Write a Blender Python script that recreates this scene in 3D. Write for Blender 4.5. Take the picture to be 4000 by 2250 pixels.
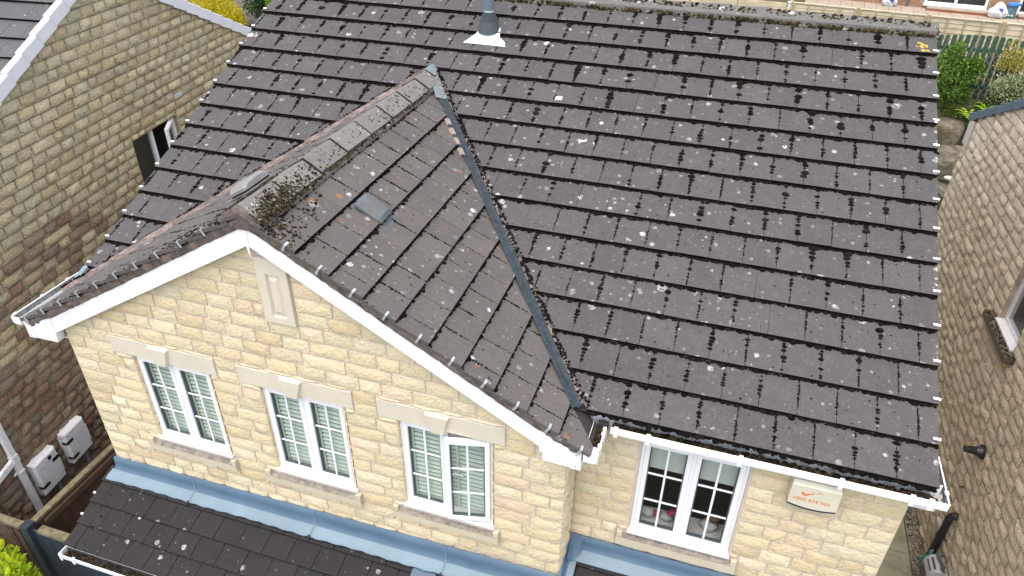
import bpy, bmesh, math, random
from mathutils import Vector, Matrix
from mathutils.bvhtree import BVHTree
random.seed(7)
R_ = random.random
U_ = random.uniform
scene = bpy.context.scene
for _o in list(bpy.data.objects):
    bpy.data.objects.remove(_o)
col = scene.collection

# ------------------------------------------------------------------ camera, sky, sun, exposure
CAM = Vector((-1.97031, -4.51264, 4.25719))
RIGHT = Vector((0.9526038711532602, 0.3039908047584078, 0.0116385259444))
DOWN = Vector((0.17824629507278994, -0.5267430108698691, -0.831125777961777))
FWD = Vector((-0.24652408190001793, 0.7938081576313515, -0.5559626659419431))
FPX = 2843.91
cd = bpy.data.cameras.new('camera')
cam = bpy.data.objects.new('camera', cd)
col.objects.link(cam)
up, back = -DOWN, -FWD
cam.matrix_world = Matrix(((RIGHT.x, up.x, back.x, CAM.x), (RIGHT.y, up.y, back.y, CAM.y), (RIGHT.z, up.z, back.z, CAM.z), (0, 0, 0, 1)))
cd.sensor_width = 36.0
cd.lens = 36.0 * FPX / 4000.0
cd.clip_start = 0.05
cd.clip_end = 600
scene.camera = cam

SUN_ELEV, SUN_AZ = 74.0, -172.0       # azimuth from +Y towards +X, degrees
world = bpy.data.worlds.new('World')
scene.world = world
world.use_nodes = True
wn = world.node_tree
sky = wn.nodes.new('ShaderNodeTexSky')
sky.sky_type = 'NISHITA'
sky.sun_disc = False
sky.sun_elevation = math.radians(SUN_ELEV)
sky.sun_rotation = math.radians(SUN_AZ)
sky.air_density = 1.0
sky.dust_density = 4.0
sky.ozone_density = 0.6
wn.nodes['Background'].inputs['Strength'].default_value = 0.15
wn.links.new(sky.outputs['Color'], wn.nodes['Background'].inputs['Color'])
sd = bpy.data.lights.new('sun', 'SUN')
sd.energy = 1.25
sd.angle = math.radians(150)
sd.color = (1.0, 0.97, 0.93)
sun = bpy.data.objects.new('sun', sd)
col.objects.link(sun)
_e, _a = math.radians(SUN_ELEV), math.radians(SUN_AZ)
_sv = Vector((math.sin(_a) * math.cos(_e), math.cos(_a) * math.cos(_e), math.sin(_e)))
sun.rotation_euler = _sv.to_track_quat('Z', 'Y').to_euler()
sun.location = (0, -6, 14)
vs = scene.view_settings
vs.view_transform = 'Standard'
vs.look = 'None'
vs.gamma = 1.0
vs.exposure = 1.18
vs.use_curve_mapping = False
scene.cycles.max_bounces = 6
scene.cycles.diffuse_bounces = 3
scene.cycles.glossy_bounces = 3
scene.cycles.transparent_max_bounces = 12
scene.cycles.transmission_bounces = 4
scene.cycles.use_denoising = True

# ------------------------------------------------------------------ scene tree helpers
WM = {}

def link(o, parent=None):
    col.objects.link(o)
    if parent is not None:
        o.parent = parent
        o.matrix_parent_inverse = WM[parent.name].inverted()
    return o

def tag(o, label=None, cat=None, group=None, kind=None):
    if label: o['label'] = label
    if cat: o['category'] = cat
    if group: o['group'] = group
    if kind: o['kind'] = kind
    return o

def thing(name, label, cat, loc=(0, 0, 0), group=None):
    o = bpy.data.objects.new(name, None)
    o.empty_display_size = 0.2
    col.objects.link(o)
    o.location = loc
    WM[o.name] = Matrix.Translation(Vector(loc))
    return tag(o, label, cat, group)

def put(name, me, mat=None, parent=None, kind=None, mw=None):
    """one mesh object; mw is its world matrix"""
    o = bpy.data.objects.new(name, me)
    if mat is not None and len(me.materials) == 0:
        for m in (mat if isinstance(mat, (list, tuple)) else [mat]):
            me.materials.append(m)
    link(o, parent)
    M = mw if mw is not None else Matrix.Identity(4)
    o.matrix_basis = M
    WM[o.name] = M.copy()
    if kind: o['kind'] = kind
    return o

class Frame:
    def __init__(self, O, U, V, N):
        self.O, self.U, self.V, self.N = Vector(O), Vector(U).normalized(), Vector(V).normalized(), Vector(N).normalized()
    def p(self, u, v, n=0.0):
        return self.O + self.U * u + self.V * v + self.N * n
    def mat(self, u=0, v=0, n=0):
        o = self.p(u, v, n)
        return Matrix(((self.U.x, self.V.x, self.N.x, o.x), (self.U.y, self.V.y, self.N.y, o.y), (self.U.z, self.V.z, self.N.z, o.z), (0, 0, 0, 1)))

WORLD = Frame((0, 0, 0), (1, 0, 0), (0, 1, 0), (0, 0, 1))

class MB:
    def __init__(self, F=None):
        self.v, self.f, self.mi, self.F = [], [], [], F
    def P(self, q):
        return self.F.p(*q) if self.F else Vector(q)
    def add(self, vs_, fs, mi=0, world=False):
        b = len(self.v)
        self.v += [Vector(q) for q in vs_] if world else [self.P(q) for q in vs_]
        self.f += [[b + i for i in f] for f in fs]
        self.mi += [mi] * len(fs)
    def box(self, a0, a1, b0, b1, c0, c1, mi=0):
        vs_ = [(a, b, c) for a in (a0, a1) for b in (b0, b1) for c in (c0, c1)]
        self.add(vs_, [(0, 1, 3, 2), (4, 6, 7, 5), (0, 4, 5, 1), (2, 3, 7, 6), (0, 2, 6, 4), (1, 5, 7, 3)], mi)
    def cbox(self, a0, a1, b0, b1, c0, c1, ch=0.004, mi=0):
        """box whose outer (c1) face is chamfered"""
        vs_ = [(a0, b0, c0), (a1, b0, c0), (a1, b1, c0), (a0, b1, c0),
               (a0, b0, c1 - ch), (a1, b0, c1 - ch), (a1, b1, c1 - ch), (a0, b1, c1 - ch),
               (a0 + ch, b0 + ch, c1), (a1 - ch, b0 + ch, c1), (a1 - ch, b1 - ch, c1), (a0 + ch, b1 - ch, c1)]
        fs = [(3, 2, 1, 0), (8, 9, 10, 11)]
        for i in range(4):
            j = (i + 1) % 4
            fs += [(i, j, 4 + j, 4 + i), (4 + i, 4 + j, 8 + j, 8 + i)]
        self.add(vs_, fs, mi)
    def prism(self, poly, c0, c1, mi=0):
        """poly in (a,b), extruded along c"""
        n = len(poly)
        vs_ = [(a, b, c0) for a, b in poly] + [(a, b, c1) for a, b in poly]
        fs = [tuple(range(n - 1, -1, -1)), tuple(range(n, 2 * n))] + [(i, (i + 1) % n, n + (i + 1) % n, n + i) for i in range(n)]
        self.add(vs_, fs, mi)
    def tube(self, pts, r, n=8, cap=True, mi=0, r1=None):
        pts = [self.P(q) for q in pts]
        b = len(self.v)
        t0 = None
        for i, q in enumerate(pts):
            t = (pts[min(i + 1, len(pts) - 1)] - pts[max(i - 1, 0)]).normalized()
            if t0 is None:
                a = t.orthogonal().normalized()
            else:
                a = (a - t * a.dot(t)).normalized()
            c = t.cross(a)
            t0 = t
            rr = r if r1 is None else r + (r1 - r) * i / max(1, len(pts) - 1)
            for k in range(n):
                an = 2 * math.pi * k / n
                self.v.append(q + a * (rr * math.cos(an)) + c * (rr * math.sin(an)))
        fs = []
        for i in range(len(pts) - 1):
            for k in range(n):
                fs.append([b + i * n + k, b + i * n + (k + 1) % n, b + (i + 1) * n + (k + 1) % n, b + (i + 1) * n + k])
        if cap:
            fs.append([b + k for k in range(n - 1, -1, -1)])
            fs.append([b + (len(pts) - 1) * n + k for k in range(n)])
        self.f += fs
        self.mi += [mi] * len(fs)
    def blob(self, c, r, sx=1, sy=1, sz=1, n=6, m=4, jit=0.2, axes=None, mi=0):
        """lumpy ellipsoid in world axes (or axes=(X,Y,Z))"""
        X, Y, Z = axes or (Vector((1, 0, 0)), Vector((0, 1, 0)), Vector((0, 0, 1)))
        c = Vector(c)
        b = len(self.v)
        self.v.append(c - Z * (r * sz))
        for i in range(1, m):
            ph = math.pi * i / m
            for k in range(n):
                th = 2 * math.pi * (k + 0.5 * (i % 2)) / n
                q = r * (1 + U_(-jit, jit))
                self.v.append(c + X * (q * sx * math.sin(ph) * math.cos(th)) + Y * (q * sy * math.sin(ph) * math.sin(th)) - Z * (q * sz * math.cos(ph)))
        self.v.append(c + Z * (r * sz))
        fs = [[b, b + 1 + (k + 1) % n, b + 1 + k] for k in range(n)]
        for i in range(m - 2):
            for k in range(n):
                a0, a1 = b + 1 + i * n + k, b + 1 + i * n + (k + 1) % n
                fs.append([a0, a1, a1 + n, a0 + n])
        t = len(self.v) - 1
        fs += [[t, b + 1 + (m - 2) * n + k, b + 1 + (m - 2) * n + (k + 1) % n] for k in range(n)]
        self.f += fs
        self.mi += [mi] * len(fs)
    def clump(self, F, u, v, n, r, h, e=1.0):
        """low dome of moss on a frame's plane"""
        b = len(self.v)
        a0 = U_(0, 6.28)
        for rr, hh in ((1.0, 0.0), (0.72, 0.7)):
            for k in range(6):
                an = a0 + k * 1.0472
                q = r * rr * U_(0.75, 1.2)
                self.v.append(F.p(u + q * math.cos(an), v + e * q * math.sin(an), n + h * hh * U_(0.8, 1.15)))
        self.v.append(F.p(u, v, n + h))
        fs = []
        for k in range(6):
            j = (k + 1) % 6
            fs += [[b + k, b + j, b + 6 + j, b + 6 + k], [b + 6 + k, b + 6 + j, b + 12]]
        self.f += fs
        self.mi += [0] * len(fs)
    def mesh(self, name, smooth=False, recalc=True):
        me = bpy.data.meshes.new(name)
        me.from_pydata([tuple(q) for q in self.v], [], self.f)
        if any(self.mi):
            me.polygons.foreach_set('material_index', self.mi)
        if recalc and len(self.f) < 6000:
            bm = bmesh.new(); bm.from_mesh(me)
            bmesh.ops.recalc_face_normals(bm, faces=bm.faces)
            bm.to_mesh(me); bm.free()
        if smooth:
            me.polygons.foreach_set('use_smooth', [True] * len(me.polygons))
        me.update()
        return me
    def put(self, name, mat, parent=None, kind=None, smooth=False):
        return put(name, self.mesh(name, smooth), mat, parent, kind)

def clip(poly, nx, ny, c):
    """keep the part of poly (2D) where nx*x+ny*y<=c"""
    out = []
    for i, a in enumerate(poly):
        b = poly[(i + 1) % len(poly)]
        da, db = nx * a[0] + ny * a[1] - c, nx * b[0] + ny * b[1] - c
        if da <= 0: out.append(a)
        if (da < 0 < db) or (db < 0 < da):
            t = da / (da - db)
            out.append((a[0] + (b[0] - a[0]) * t, a[1] + (b[1] - a[1]) * t))
    return out

def area(poly):
    return abs(sum(poly[i][0] * poly[(i + 1) % len(poly)][1] - poly[(i + 1) % len(poly)][0] * poly[i][1] for i in range(len(poly)))) / 2

def project(q):
    d = Vector(q) - CAM
    z = d.dot(FWD)
    if z < 0.05: return None
    return (2000 + FPX * d.dot(RIGHT) / z, 1125 + FPX * d.dot(DOWN) / z)

OCC = []
def seen_area(pts):
    """area in the picture of a polygon of world points, 0 where off the frame or behind the big roofs"""
    c = sum((Vector(q) for q in pts), Vector()) / len(pts)
    pp = [project(q) for q in pts]
    if any(q is None for q in pp): return 0.0
    cx = sum(q[0] for q in pp) / len(pp); cy = sum(q[1] for q in pp) / len(pp)
    if not (-80 < cx < 4080 and -80 < cy < 2330): return 0.0
    d = c - CAM
    for t in OCC:
        h = t.ray_cast(CAM, d.normalized(), d.length - 0.12)
        if h[0] is not None: return 0.0
    return area(pp)

# ------------------------------------------------------------------ materials
def new_mat(name):
    m = bpy.data.materials.new(name)
    m.use_nodes = True
    nt = m.node_tree
    return m, nt, nt.nodes['Principled BSDF']

class NT:
    def __init__(self, nt):
        self.nt = nt
    def n(self, t, **kw):
        x = self.nt.nodes.new(t)
        for k, v in kw.items():
            setattr(x, k, v)
        return x
    def l(self, a, b):
        self.nt.links.new(a, b)
    def pos(self):
        return self.n('ShaderNodeNewGeometry').outputs['Position']
    def noise(self, vec, scale, detail=4, rough=0.6, dist=0.0):
        x = self.n('ShaderNodeTexNoise')
        x.inputs['Scale'].default_value = scale
        x.inputs['Detail'].default_value = detail
        x.inputs['Roughness'].default_value = rough
        x.inputs['Distortion'].default_value = dist
        if vec is not None: self.l(vec, x.inputs['Vector'])
        return x
    def math(self, op, a, b=None, clamp=False):
        x = self.n('ShaderNodeMath', operation=op, use_clamp=clamp)
        for i, q in enumerate((a, b)):
            if q is None: continue
            if isinstance(q, (int, float)): x.inputs[i].default_value = q
            else: self.l(q, x.inputs[i])
        return x.outputs[0]
    def mapr(self, v, a, b, c=0.0, d=1.0):
        x = self.n('ShaderNodeMapRange')
        self.l(v, x.inputs['Value'])
        for k, q in zip(('From Min', 'From Max', 'To Min', 'To Max'), (a, b, c, d)):
            x.inputs[k].default_value = q
        return x.outputs[0]
    def mix(self, fac, a, b, blend='MIX'):
        x = self.n('ShaderNodeMix', data_type='RGBA', blend_type=blend)
        if isinstance(fac, (int, float)): x.inputs[0].default_value = fac
        else: self.l(fac, x.inputs[0])
        for i, q in ((6, a), (7, b)):
            if isinstance(q, (tuple, list)): x.inputs[i].default_value = (*q[:3], 1)
            else: self.l(q, x.inputs[i])
        return x.outputs[2]
    def ramp(self, fac, stops, interp='LINEAR'):
        x = self.n('ShaderNodeValToRGB')
        x.color_ramp.interpolation = interp
        el = x.color_ramp.elements
        while len(el) < len(stops): el.new(0.5)
        for e, (pp, c) in zip(el, stops):
            e.position = pp
            e.color = (*c, 1)
        self.l(fac, x.inputs[0])
        return x.outputs[0]
    def rand(self):
        a = self.n('ShaderNodeObjectInfo').outputs['Random']
        b = self.n('ShaderNodeNewGeometry').outputs['Random Per Island']
        return self.math('FRACT', self.math('ADD', a, b))
    def voro(self, vec, scale, rnd=1.0, feature='F1'):
        x = self.n('ShaderNodeTexVoronoi', feature=feature)
        x.inputs['Scale'].default_value = scale
        x.inputs['Randomness'].default_value = rnd
        self.l(vec, x.inputs['Vector'])
        return x
    def bump(self, bsdf, h, strength=0.3, dist=0.01):
        x = self.n('ShaderNodeBump')
        x.inputs['Strength'].default_value = strength
        x.inputs['Distance'].default_value = dist
        self.l(h, x.inputs['Height'])
        self.l(x.outputs[0], bsdf.inputs['Normal'])
    def warp(self, vec, scale, amt):
        nz = self.noise(vec, scale, 3)
        s = self.n('ShaderNodeVectorMath', operation='SUBTRACT')
        self.l(nz.outputs['Color'], s.inputs[0]); s.inputs[1].default_value = (.5, .5, .5)
        m = self.n('ShaderNodeVectorMath', operation='SCALE')
        self.l(s.outputs[0], m.inputs[0]); m.inputs['Scale'].default_value = amt
        a = self.n('ShaderNodeVectorMath', operation='ADD')
        self.l(vec, a.inputs[0]); self.l(m.outputs[0], a.inputs[1])
        return a.outputs[0]

def simple(name, c, rough=0.6, var=0.12, scale=6.0, bump=0.0, bscale=60.0, dirt=None, dirt_amt=0.5, dscale=3.0, spec=0.5, metallic=0.0):
    m, nt, b = new_mat(name)
    t = NT(nt)
    P = t.pos()
    nz = t.noise(P, scale, 5)
    lo = tuple(max(0, x * (1 - var)) for x in c); hi = tuple(min(1, x * (1 + var)) for x in c)
    cc = t.mix(t.mapr(nz.outputs['Fac'], .3, .7), lo, hi)
    if dirt:
        d = t.noise(P, dscale, 8, 0.7)
        cc = t.mix(t.mapr(d.outputs['Fac'], .62 - .25 * dirt_amt, .72, 0, 1), cc, dirt)
    t.l(cc, b.inputs['Base Color'])
    b.inputs['Roughness'].default_value = rough
    b.inputs['Specular IOR Level'].default_value = spec
    b.inputs['Metallic'].default_value = metallic
    if bump:
        t.bump(b, t.noise(P, bscale, 5, .65).outputs['Fac'], bump, .01)
    return m

def stone_mat(name, cols, bump=0.9, grime=(.1, .09, .06), grime_amt=.25, tone=1.0):
    m, nt, b = new_mat(name)
    t = NT(nt)
    P = t.pos()
    r = t.rand()
    n_ = len(cols)
    base = t.ramp(r, [((i + .5) / n_, tuple(x * tone for x in c)) for i, c in enumerate(cols)])
    r2 = t.math('FRACT', t.math('MULTIPLY', r, 7.31))
    base = t.mix(1.0, base, t.ramp(r2, [(0, (.9, .9, .9)), (1, (1.08, 1.08, 1.08))]), 'MULTIPLY')
    nz = t.noise(t.warp(P, 9, .06), 22, 7, .7)
    base = t.mix(t.mapr(nz.outputs['Fac'], .33, .7, 0, .6), base, t.mix(1.0, base, (1.32, 1.22, 1.02), 'MULTIPLY'))
    big = t.noise(P, 1.1, 4, .6)
    fine = t.noise(P, 55, 5, .7)
    g = t.math('MULTIPLY', t.mapr(fine.outputs['Fac'], .42, .68), t.mapr(big.outputs['Fac'], .35, .65, .35, 1.0))
    base = t.mix(t.math('MULTIPLY', g, grime_amt), base, grime)
    t.l(base, b.inputs['Base Color'])
    b.inputs['Roughness'].default_value = .92
    b.inputs['Specular IOR Level'].default_value = .2
    vc = t.voro(t.warp(P, 12, .07), 26)
    h = t.math('ADD', t.math('MULTIPLY', vc.outputs['Distance'], .55), t.math('ADD', t.noise(t.warp(P, 14, .05), 30, 6, .62, .4).outputs['Fac'], t.math('MULTIPLY', t.noise(P, 130, 4, .6).outputs['Fac'], .35)))
    t.bump(b, h, bump, .022)
    return m

def tile_mat(name, base, lichen=1.0, orange=0.0, tone=1.0, streak=(.115, .104, .092)):
    """weathered concrete: per-tile tone, white / cream / orange lichen spots, dark specks"""
    m, nt, b = new_mat(name)
    t = NT(nt)
    P = t.pos()
    r = t.rand()
    c = t.ramp(r, [(0, tuple(x * .93 * tone for x in base)), (.5, tuple(x * tone for x in base)), (1, tuple(x * 1.07 * tone for x in base))])
    n1 = t.noise(P, 3.2, 6, .65)
    c = t.mix(t.mapr(n1.outputs['Fac'], .38, .68, 0, .55), c, t.mix(1.0, c, (1.28, 1.22, 1.15), 'MULTIPLY'))
    n2 = t.noise(P, 70, 6, .75)
    c = t.mix(1.0, c, t.ramp(n2.outputs['Fac'], [(.28, (.68, .68, .68)), (.72, (1.3, 1.3, 1.3))]), 'MULTIPLY')
    n2b = t.noise(P, 14, 5, .7)
    c = t.mix(t.mapr(n2b.outputs['Fac'], .5, .72, 0, .5), c, streak)
    # dark specks
    vd = t.voro(t.warp(P, 30, .02), 22)
    rd = t.n('ShaderNodeSeparateColor'); t.l(vd.outputs['Color'], rd.inputs[0])
    thr = t.mapr(rd.outputs[0], .72, 1, -.02, .26)
    mk = t.mapr(t.math('SUBTRACT', thr, vd.outputs['Distance']), 0, .03)
    c = t.mix(t.math('MULTIPLY', mk, .85), c, (.012, .010, .009))
    if orange > 0:
        vo = t.voro(t.warp(P, 24, .05), 9)
        so = t.n('ShaderNodeSeparateColor'); t.l(vo.outputs['Color'], so.inputs[0])
        th = t.mapr(so.outputs[0], 1 - .62 * orange, 1, -.02, .36)
        mo = t.mapr(t.math('SUBTRACT', th, vo.outputs['Distance']), 0, .12)
        mo = t.math('MULTIPLY', mo, t.mapr(t.noise(P, 1.6, 2).outputs['Fac'], .42, .6))
        c = t.mix(t.math('MULTIPLY', mo, t.mapr(n2.outputs['Fac'], .35, .65, .25, .9)), c, (.30, .13, .045))
    clus = t.mapr(t.noise(P, 1.9, 3, .6).outputs['Fac'], .40, .62, .25, 1.0)
    # lichen: big pale rosettes, middling, small flecks
    for sc, lo, rmax, soft, colr, amt in ((5.2, .66, .25, .03, (.74, .75, .72), 1.0), (8.5, .36, .27, .05, (.66, .66, .62), .9), (14, .36, .30, .08, (.56, .55, .51), .75), (24, .50, .30, .08, (.42, .41, .38), .55), (44, .55, .33, .10, (.30, .29, .27), .5)):
        w = t.warp(P, sc * 5.5, .34 / sc)
        v = t.voro(w, sc)
        s = t.n('ShaderNodeSeparateColor'); t.l(v.outputs['Color'], s.inputs[0])
        thr = t.mapr(s.outputs[0], 1 - (1 - lo) * lichen, 1, -.03, rmax)
        k = t.mapr(t.math('SUBTRACT', thr, v.outputs['Distance']), 0, soft)
        hole = t.mapr(t.noise(P, sc * 7, 3, .7).outputs['Fac'], .38, .50)
        k = t.math('MULTIPLY', t.math('MULTIPLY', k, hole), clus)
        pale = t.mix(s.outputs[1], tuple(x * .55 for x in colr), tuple(min(.85, x * 1.12) for x in colr))
        c = t.mix(t.math('MULTIPLY', k, t.mapr(s.outputs[2], 0, 1, .35 * amt, amt)), c, pale)
    t.l(c, b.inputs['Base Color'])
    b.inputs['Roughness'].default_value = .88
    b.inputs['Specular IOR Level'].default_value = .25
    t.bump(b, t.noise(P, 160, 4, .7).outputs['Fac'], .35, .004)
    return m

def moss_mat(name, a, b_, c_):
    m, nt, b = new_mat(name)
    t = NT(nt)
    P = t.pos()
    r = t.rand()
    cc = t.ramp(r, [(0, a), (.55, b_), (1, c_)])
    nz = t.noise(P, 120, 4, .7)
    cc = t.mix(1.0, cc, t.ramp(nz.outputs['Fac'], [(.3, (.5, .5, .5)), (.7, (1.6, 1.6, 1.6))]), 'MULTIPLY')
    t.l(cc, b.inputs['Base Color'])
    b.inputs['Roughness'].default_value = 1.0
    b.inputs['Specular IOR Level'].default_value = .05
    t.bump(b, nz.outputs['Fac'], 1.0, .01)
    return m

def leaf_mat(name, c1, c2, c3=None, trans=.25, rough=.5):
    m, nt, b = new_mat(name)
    t = NT(nt)
    r = t.rand()
    cc = t.ramp(r, [(0, c1), (.6, c2), (1, c3 or c2)])
    t.l(cc, b.inputs['Base Color'])
    b.inputs['Roughness'].default_value = rough
    b.inputs['Specular IOR Level'].default_value = .3
    tr = t.n('ShaderNodeBsdfTranslucent')
    t.l(cc, tr.inputs['Color'])
    mx = t.n('ShaderNodeMixShader'); mx.inputs[0].default_value = trans
    t.l(b.outputs[0], mx.inputs[1]); t.l(tr.outputs[0], mx.inputs[2])
    t.l(mx.outputs[0], nt.nodes['Material Output'].inputs['Surface'])
    return m

def glass_mat(name, tint=(.80, .88, .84), ripple=0.0):
    m, nt, b = new_mat(name)
    t = NT(nt)
    nt.nodes.remove(b)
    tr = t.n('ShaderNodeBsdfTransparent'); tr.inputs[0].default_value = (*tint, 1)
    gl = t.n('ShaderNodeBsdfGlossy'); gl.inputs['Roughness'].default_value = .03 + .1 * bool(ripple)
    lw = t.n('ShaderNodeLayerWeight'); lw.inputs['Blend'].default_value = .5
    if ripple:
        bp = t.n('ShaderNodeBump'); bp.inputs['Strength'].default_value = ripple; bp.inputs['Distance'].default_value = .01
        t.l(t.noise(t.pos(), 90, 3).outputs['Fac'], bp.inputs['Height'])
        t.l(bp.outputs[0], gl.inputs['Normal'])
    mx = t.n('ShaderNodeMixShader')
    fac = t.math('ADD', t.math('MULTIPLY', t.math('POWER', lw.outputs['Facing'], 4.0), .8), .07)
    t.l(fac, mx.inputs[0]); t.l(tr.outputs[0], mx.inputs[1]); t.l(gl.outputs[0], mx.inputs[2])
    t.l(mx.outputs[0], nt.nodes['Material Output'].inputs['Surface'])
    return m

M = {}
M['stone'] = stone_mat('buff stone', [(.60, .50, .32), (.65, .555, .375), (.60, .54, .365), (.67, .585, .41), (.65, .53, .375), (.63, .535, .34), (.64, .59, .43), (.64, .55, .385)], grime=(.40, .32, .20), grime_amt=.25, bump=.6)
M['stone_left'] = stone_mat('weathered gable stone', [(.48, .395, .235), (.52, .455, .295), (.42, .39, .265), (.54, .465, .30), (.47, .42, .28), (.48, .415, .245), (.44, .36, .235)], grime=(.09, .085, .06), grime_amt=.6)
M['stone_red'] = stone_mat('shaded red brown stone', [(.30, .185, .13), (.34, .25, .175), (.27, .19, .13), (.36, .285, .20), (.31, .25, .175), (.28, .225, .165)], grime=(.05, .04, .03), grime_amt=.65)  # red brown stone, its colour darkened further for the shade deep in the passage
M['stone_right'] = stone_mat('brown gable stone', [(.66, .565, .435), (.70, .61, .485), (.61, .53, .40), (.69, .61, .485), (.65, .555, .415)], grime=(.20, .17, .12), grime_amt=.5)
M['mortar'] = simple('mortar', (.56, .465, .385), .95, .12, 20, .4, 90)
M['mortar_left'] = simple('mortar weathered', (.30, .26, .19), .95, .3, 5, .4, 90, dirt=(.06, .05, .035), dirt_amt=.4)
M['mortar_right'] = simple('mortar brown', (.35, .285, .22), .95, .3, 5, .4, 90, dirt=(.10, .085, .06), dirt_amt=.4)
M['bedding'] = simple('roof bedding mortar', (.195, .15, .125), .95, .35, 12, .5, 60, dirt=(.03, .025, .02), dirt_amt=.75, dscale=9)
M['ashlar'] = simple('smooth cast stone', (.60, .545, .425), .8, .06, 3, .12, 120)
M['sill'] = simple('stone sill', (.54, .475, .345), .85, .08, 6, .15, 90)
M['sill_top'] = simple('weathered sill top', (.27, .245, .20), .95, .35, 30, .7, 70, dirt=(.11, .10, .075), dirt_amt=.7, dscale=18)
M['tile'] = tile_mat('main roof tile', (.068, .065, .0645), lichen=1.05)
M['tile_gable'] = tile_mat('gable roof tile', (.092, .084, .077), lichen=1.3, orange=1.0)
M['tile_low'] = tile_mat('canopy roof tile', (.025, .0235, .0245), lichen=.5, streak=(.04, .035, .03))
M['tile_left'] = tile_mat('neighbour roof tile', (.085, .084, .086), lichen=.5)
M['ridge'] = tile_mat('ridge tile', (.16, .154, .138), lichen=1.0, streak=(.06, .056, .05))
M['ridge_main'] = tile_mat('main ridge tile', (.12, .117, .107), lichen=1.2, streak=(.09, .08, .05))
M['moss'] = moss_mat('dark roof moss', (.005, .0042, .0038), (.009, .0072, .0062), (.017, .0125, .0095))
M['moss_green'] = moss_mat('ridge moss', (.010, .008, .006), (.036, .028, .014), (.085, .072, .032))
M['pvc'] = simple('white pvc', (.80, .80, .79), .35, .015, 2)
M['pvc_old'] = simple('white pvc weathered', (.74, .74, .73), .45, .04, 3, dirt=(.38, .36, .33), dirt_amt=.25, dscale=9)
M['gutter_in'] = simple('gutter lining grime and shade', (.42, .42, .41), .7, .1, 30, dirt=(.03, .027, .024), dirt_amt=1.0, dscale=30)  # grime, with the shade under the tile edge also painted into the colour
M['debris'] = moss_mat('gutter debris', (.012, .010, .008), (.035, .026, .016), (.09, .07, .035))
M['lead'] = simple('lead flashing', (.072, .125, .18), .55, .10, 2.5, .08, 30, spec=.4)
M['lead_pale'] = simple('lead apron', (.165, .235, .275), .55, .10, 2.5, .08, 30, spec=.4)
M['lead_valley'] = simple('valley lead', (.036, .046, .053), .85, .3, 14, .2, 60, dirt=(.085, .105, .115), dirt_amt=.35, dscale=40, spec=.12)
M['lead_saddle'] = simple('lead saddle', (.15, .19, .195), .75, .12, 16, .15, 40, spec=.2)
M['steel'] = simple('galvanised clip', (.42, .44, .44), .5, .15, 20, metallic=.3)
M['glass'] = glass_mat('window glass', (.87, .93, .88))
M['glass_obs'] = glass_mat('obscured glass', (.80, .82, .80), .35)
M['slat'] = simple('pale blind slat', (.60, .65, .585), .6, .06, 2)
M['interior'] = simple('dark room', (.03, .032, .033), .9, .1, 1)
M['blind'] = simple('roller blind', (.62, .66, .60), .8, .06, 3)
M['gasket'] = simple('glazing gasket', (.07, .10, .11), .6, .1, 5)

# ------------------------------------------------------------------ numbers of the house
TH, G = 0.43489, 0.345                    # main pitch, gauge
CW = 0.29972                              # tile cover width
PH, G2 = 0.53043, 0.31503                 # gable pitch, gauge
XE, YV, ZE, XG = -2.5778, -0.3978, -0.114, -5.47857
XLE = 2 * XG - XE
YB, ZB, DB = -0.3606, 1.4565, 0.1755
YG, YM, XL, XRC, XM = -0.2806, 0.0894, -7.9926, -2.7738, -0.0996
WD = 8.1319
GROUND = -5.05
TT, TP = math.tan(TH), math.tan(PH)

# things that hide what lies behind them, for choosing which pieces show largest
def occ(polys):
    vs_, fs = [], []
    for q in polys:
        b = len(vs_); vs_ += [Vector(p_) for p_ in q]; fs.append(list(range(b, b + len(q))))
    return BVHTree.FromPolygons(vs_, fs)
_zr = 5.33 * math.sin(TH); _yr = 5.33 * math.cos(TH)
ZA = ZE + (XG - XE) * -TP
_ya = ZA / TT
OCC.append(occ([[(0, 0, -.05), (0, _yr, _zr - .05), (-WD, _yr, _zr - .05), (-WD, .3, .1), (XG, _ya, ZA - .05), (XE, 0, -.05)],
                [(XE, YV, ZE - .05), (XG, YV, ZA - .05), (XG, _ya, ZA - .05), (XE, .1, ZE - .05)],
                [(XLE, YV, ZE - .05), (XG, YV, ZA - .05), (XG, _ya, ZA - .05), (XLE, .1, ZE - .05)],
                [(XL, YG + .05, -5), (XRC, YG + .05, -5), (XRC, YG + .05, -.2), (XG, YG + .05, 1.3), (XL, YG + .05, -.2)],
                [(XRC, YM + .05, -5), (XM, YM + .05, -5), (XM, YM + .05, -.1), (XRC, YM + .05, -.1)],
                [(-8.1, -.3, -2.2), (-8.1, -1.15, -2.6), (-2.77, -1.15, -2.6), (-2.77, -.3, -2.2)]]))

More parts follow.
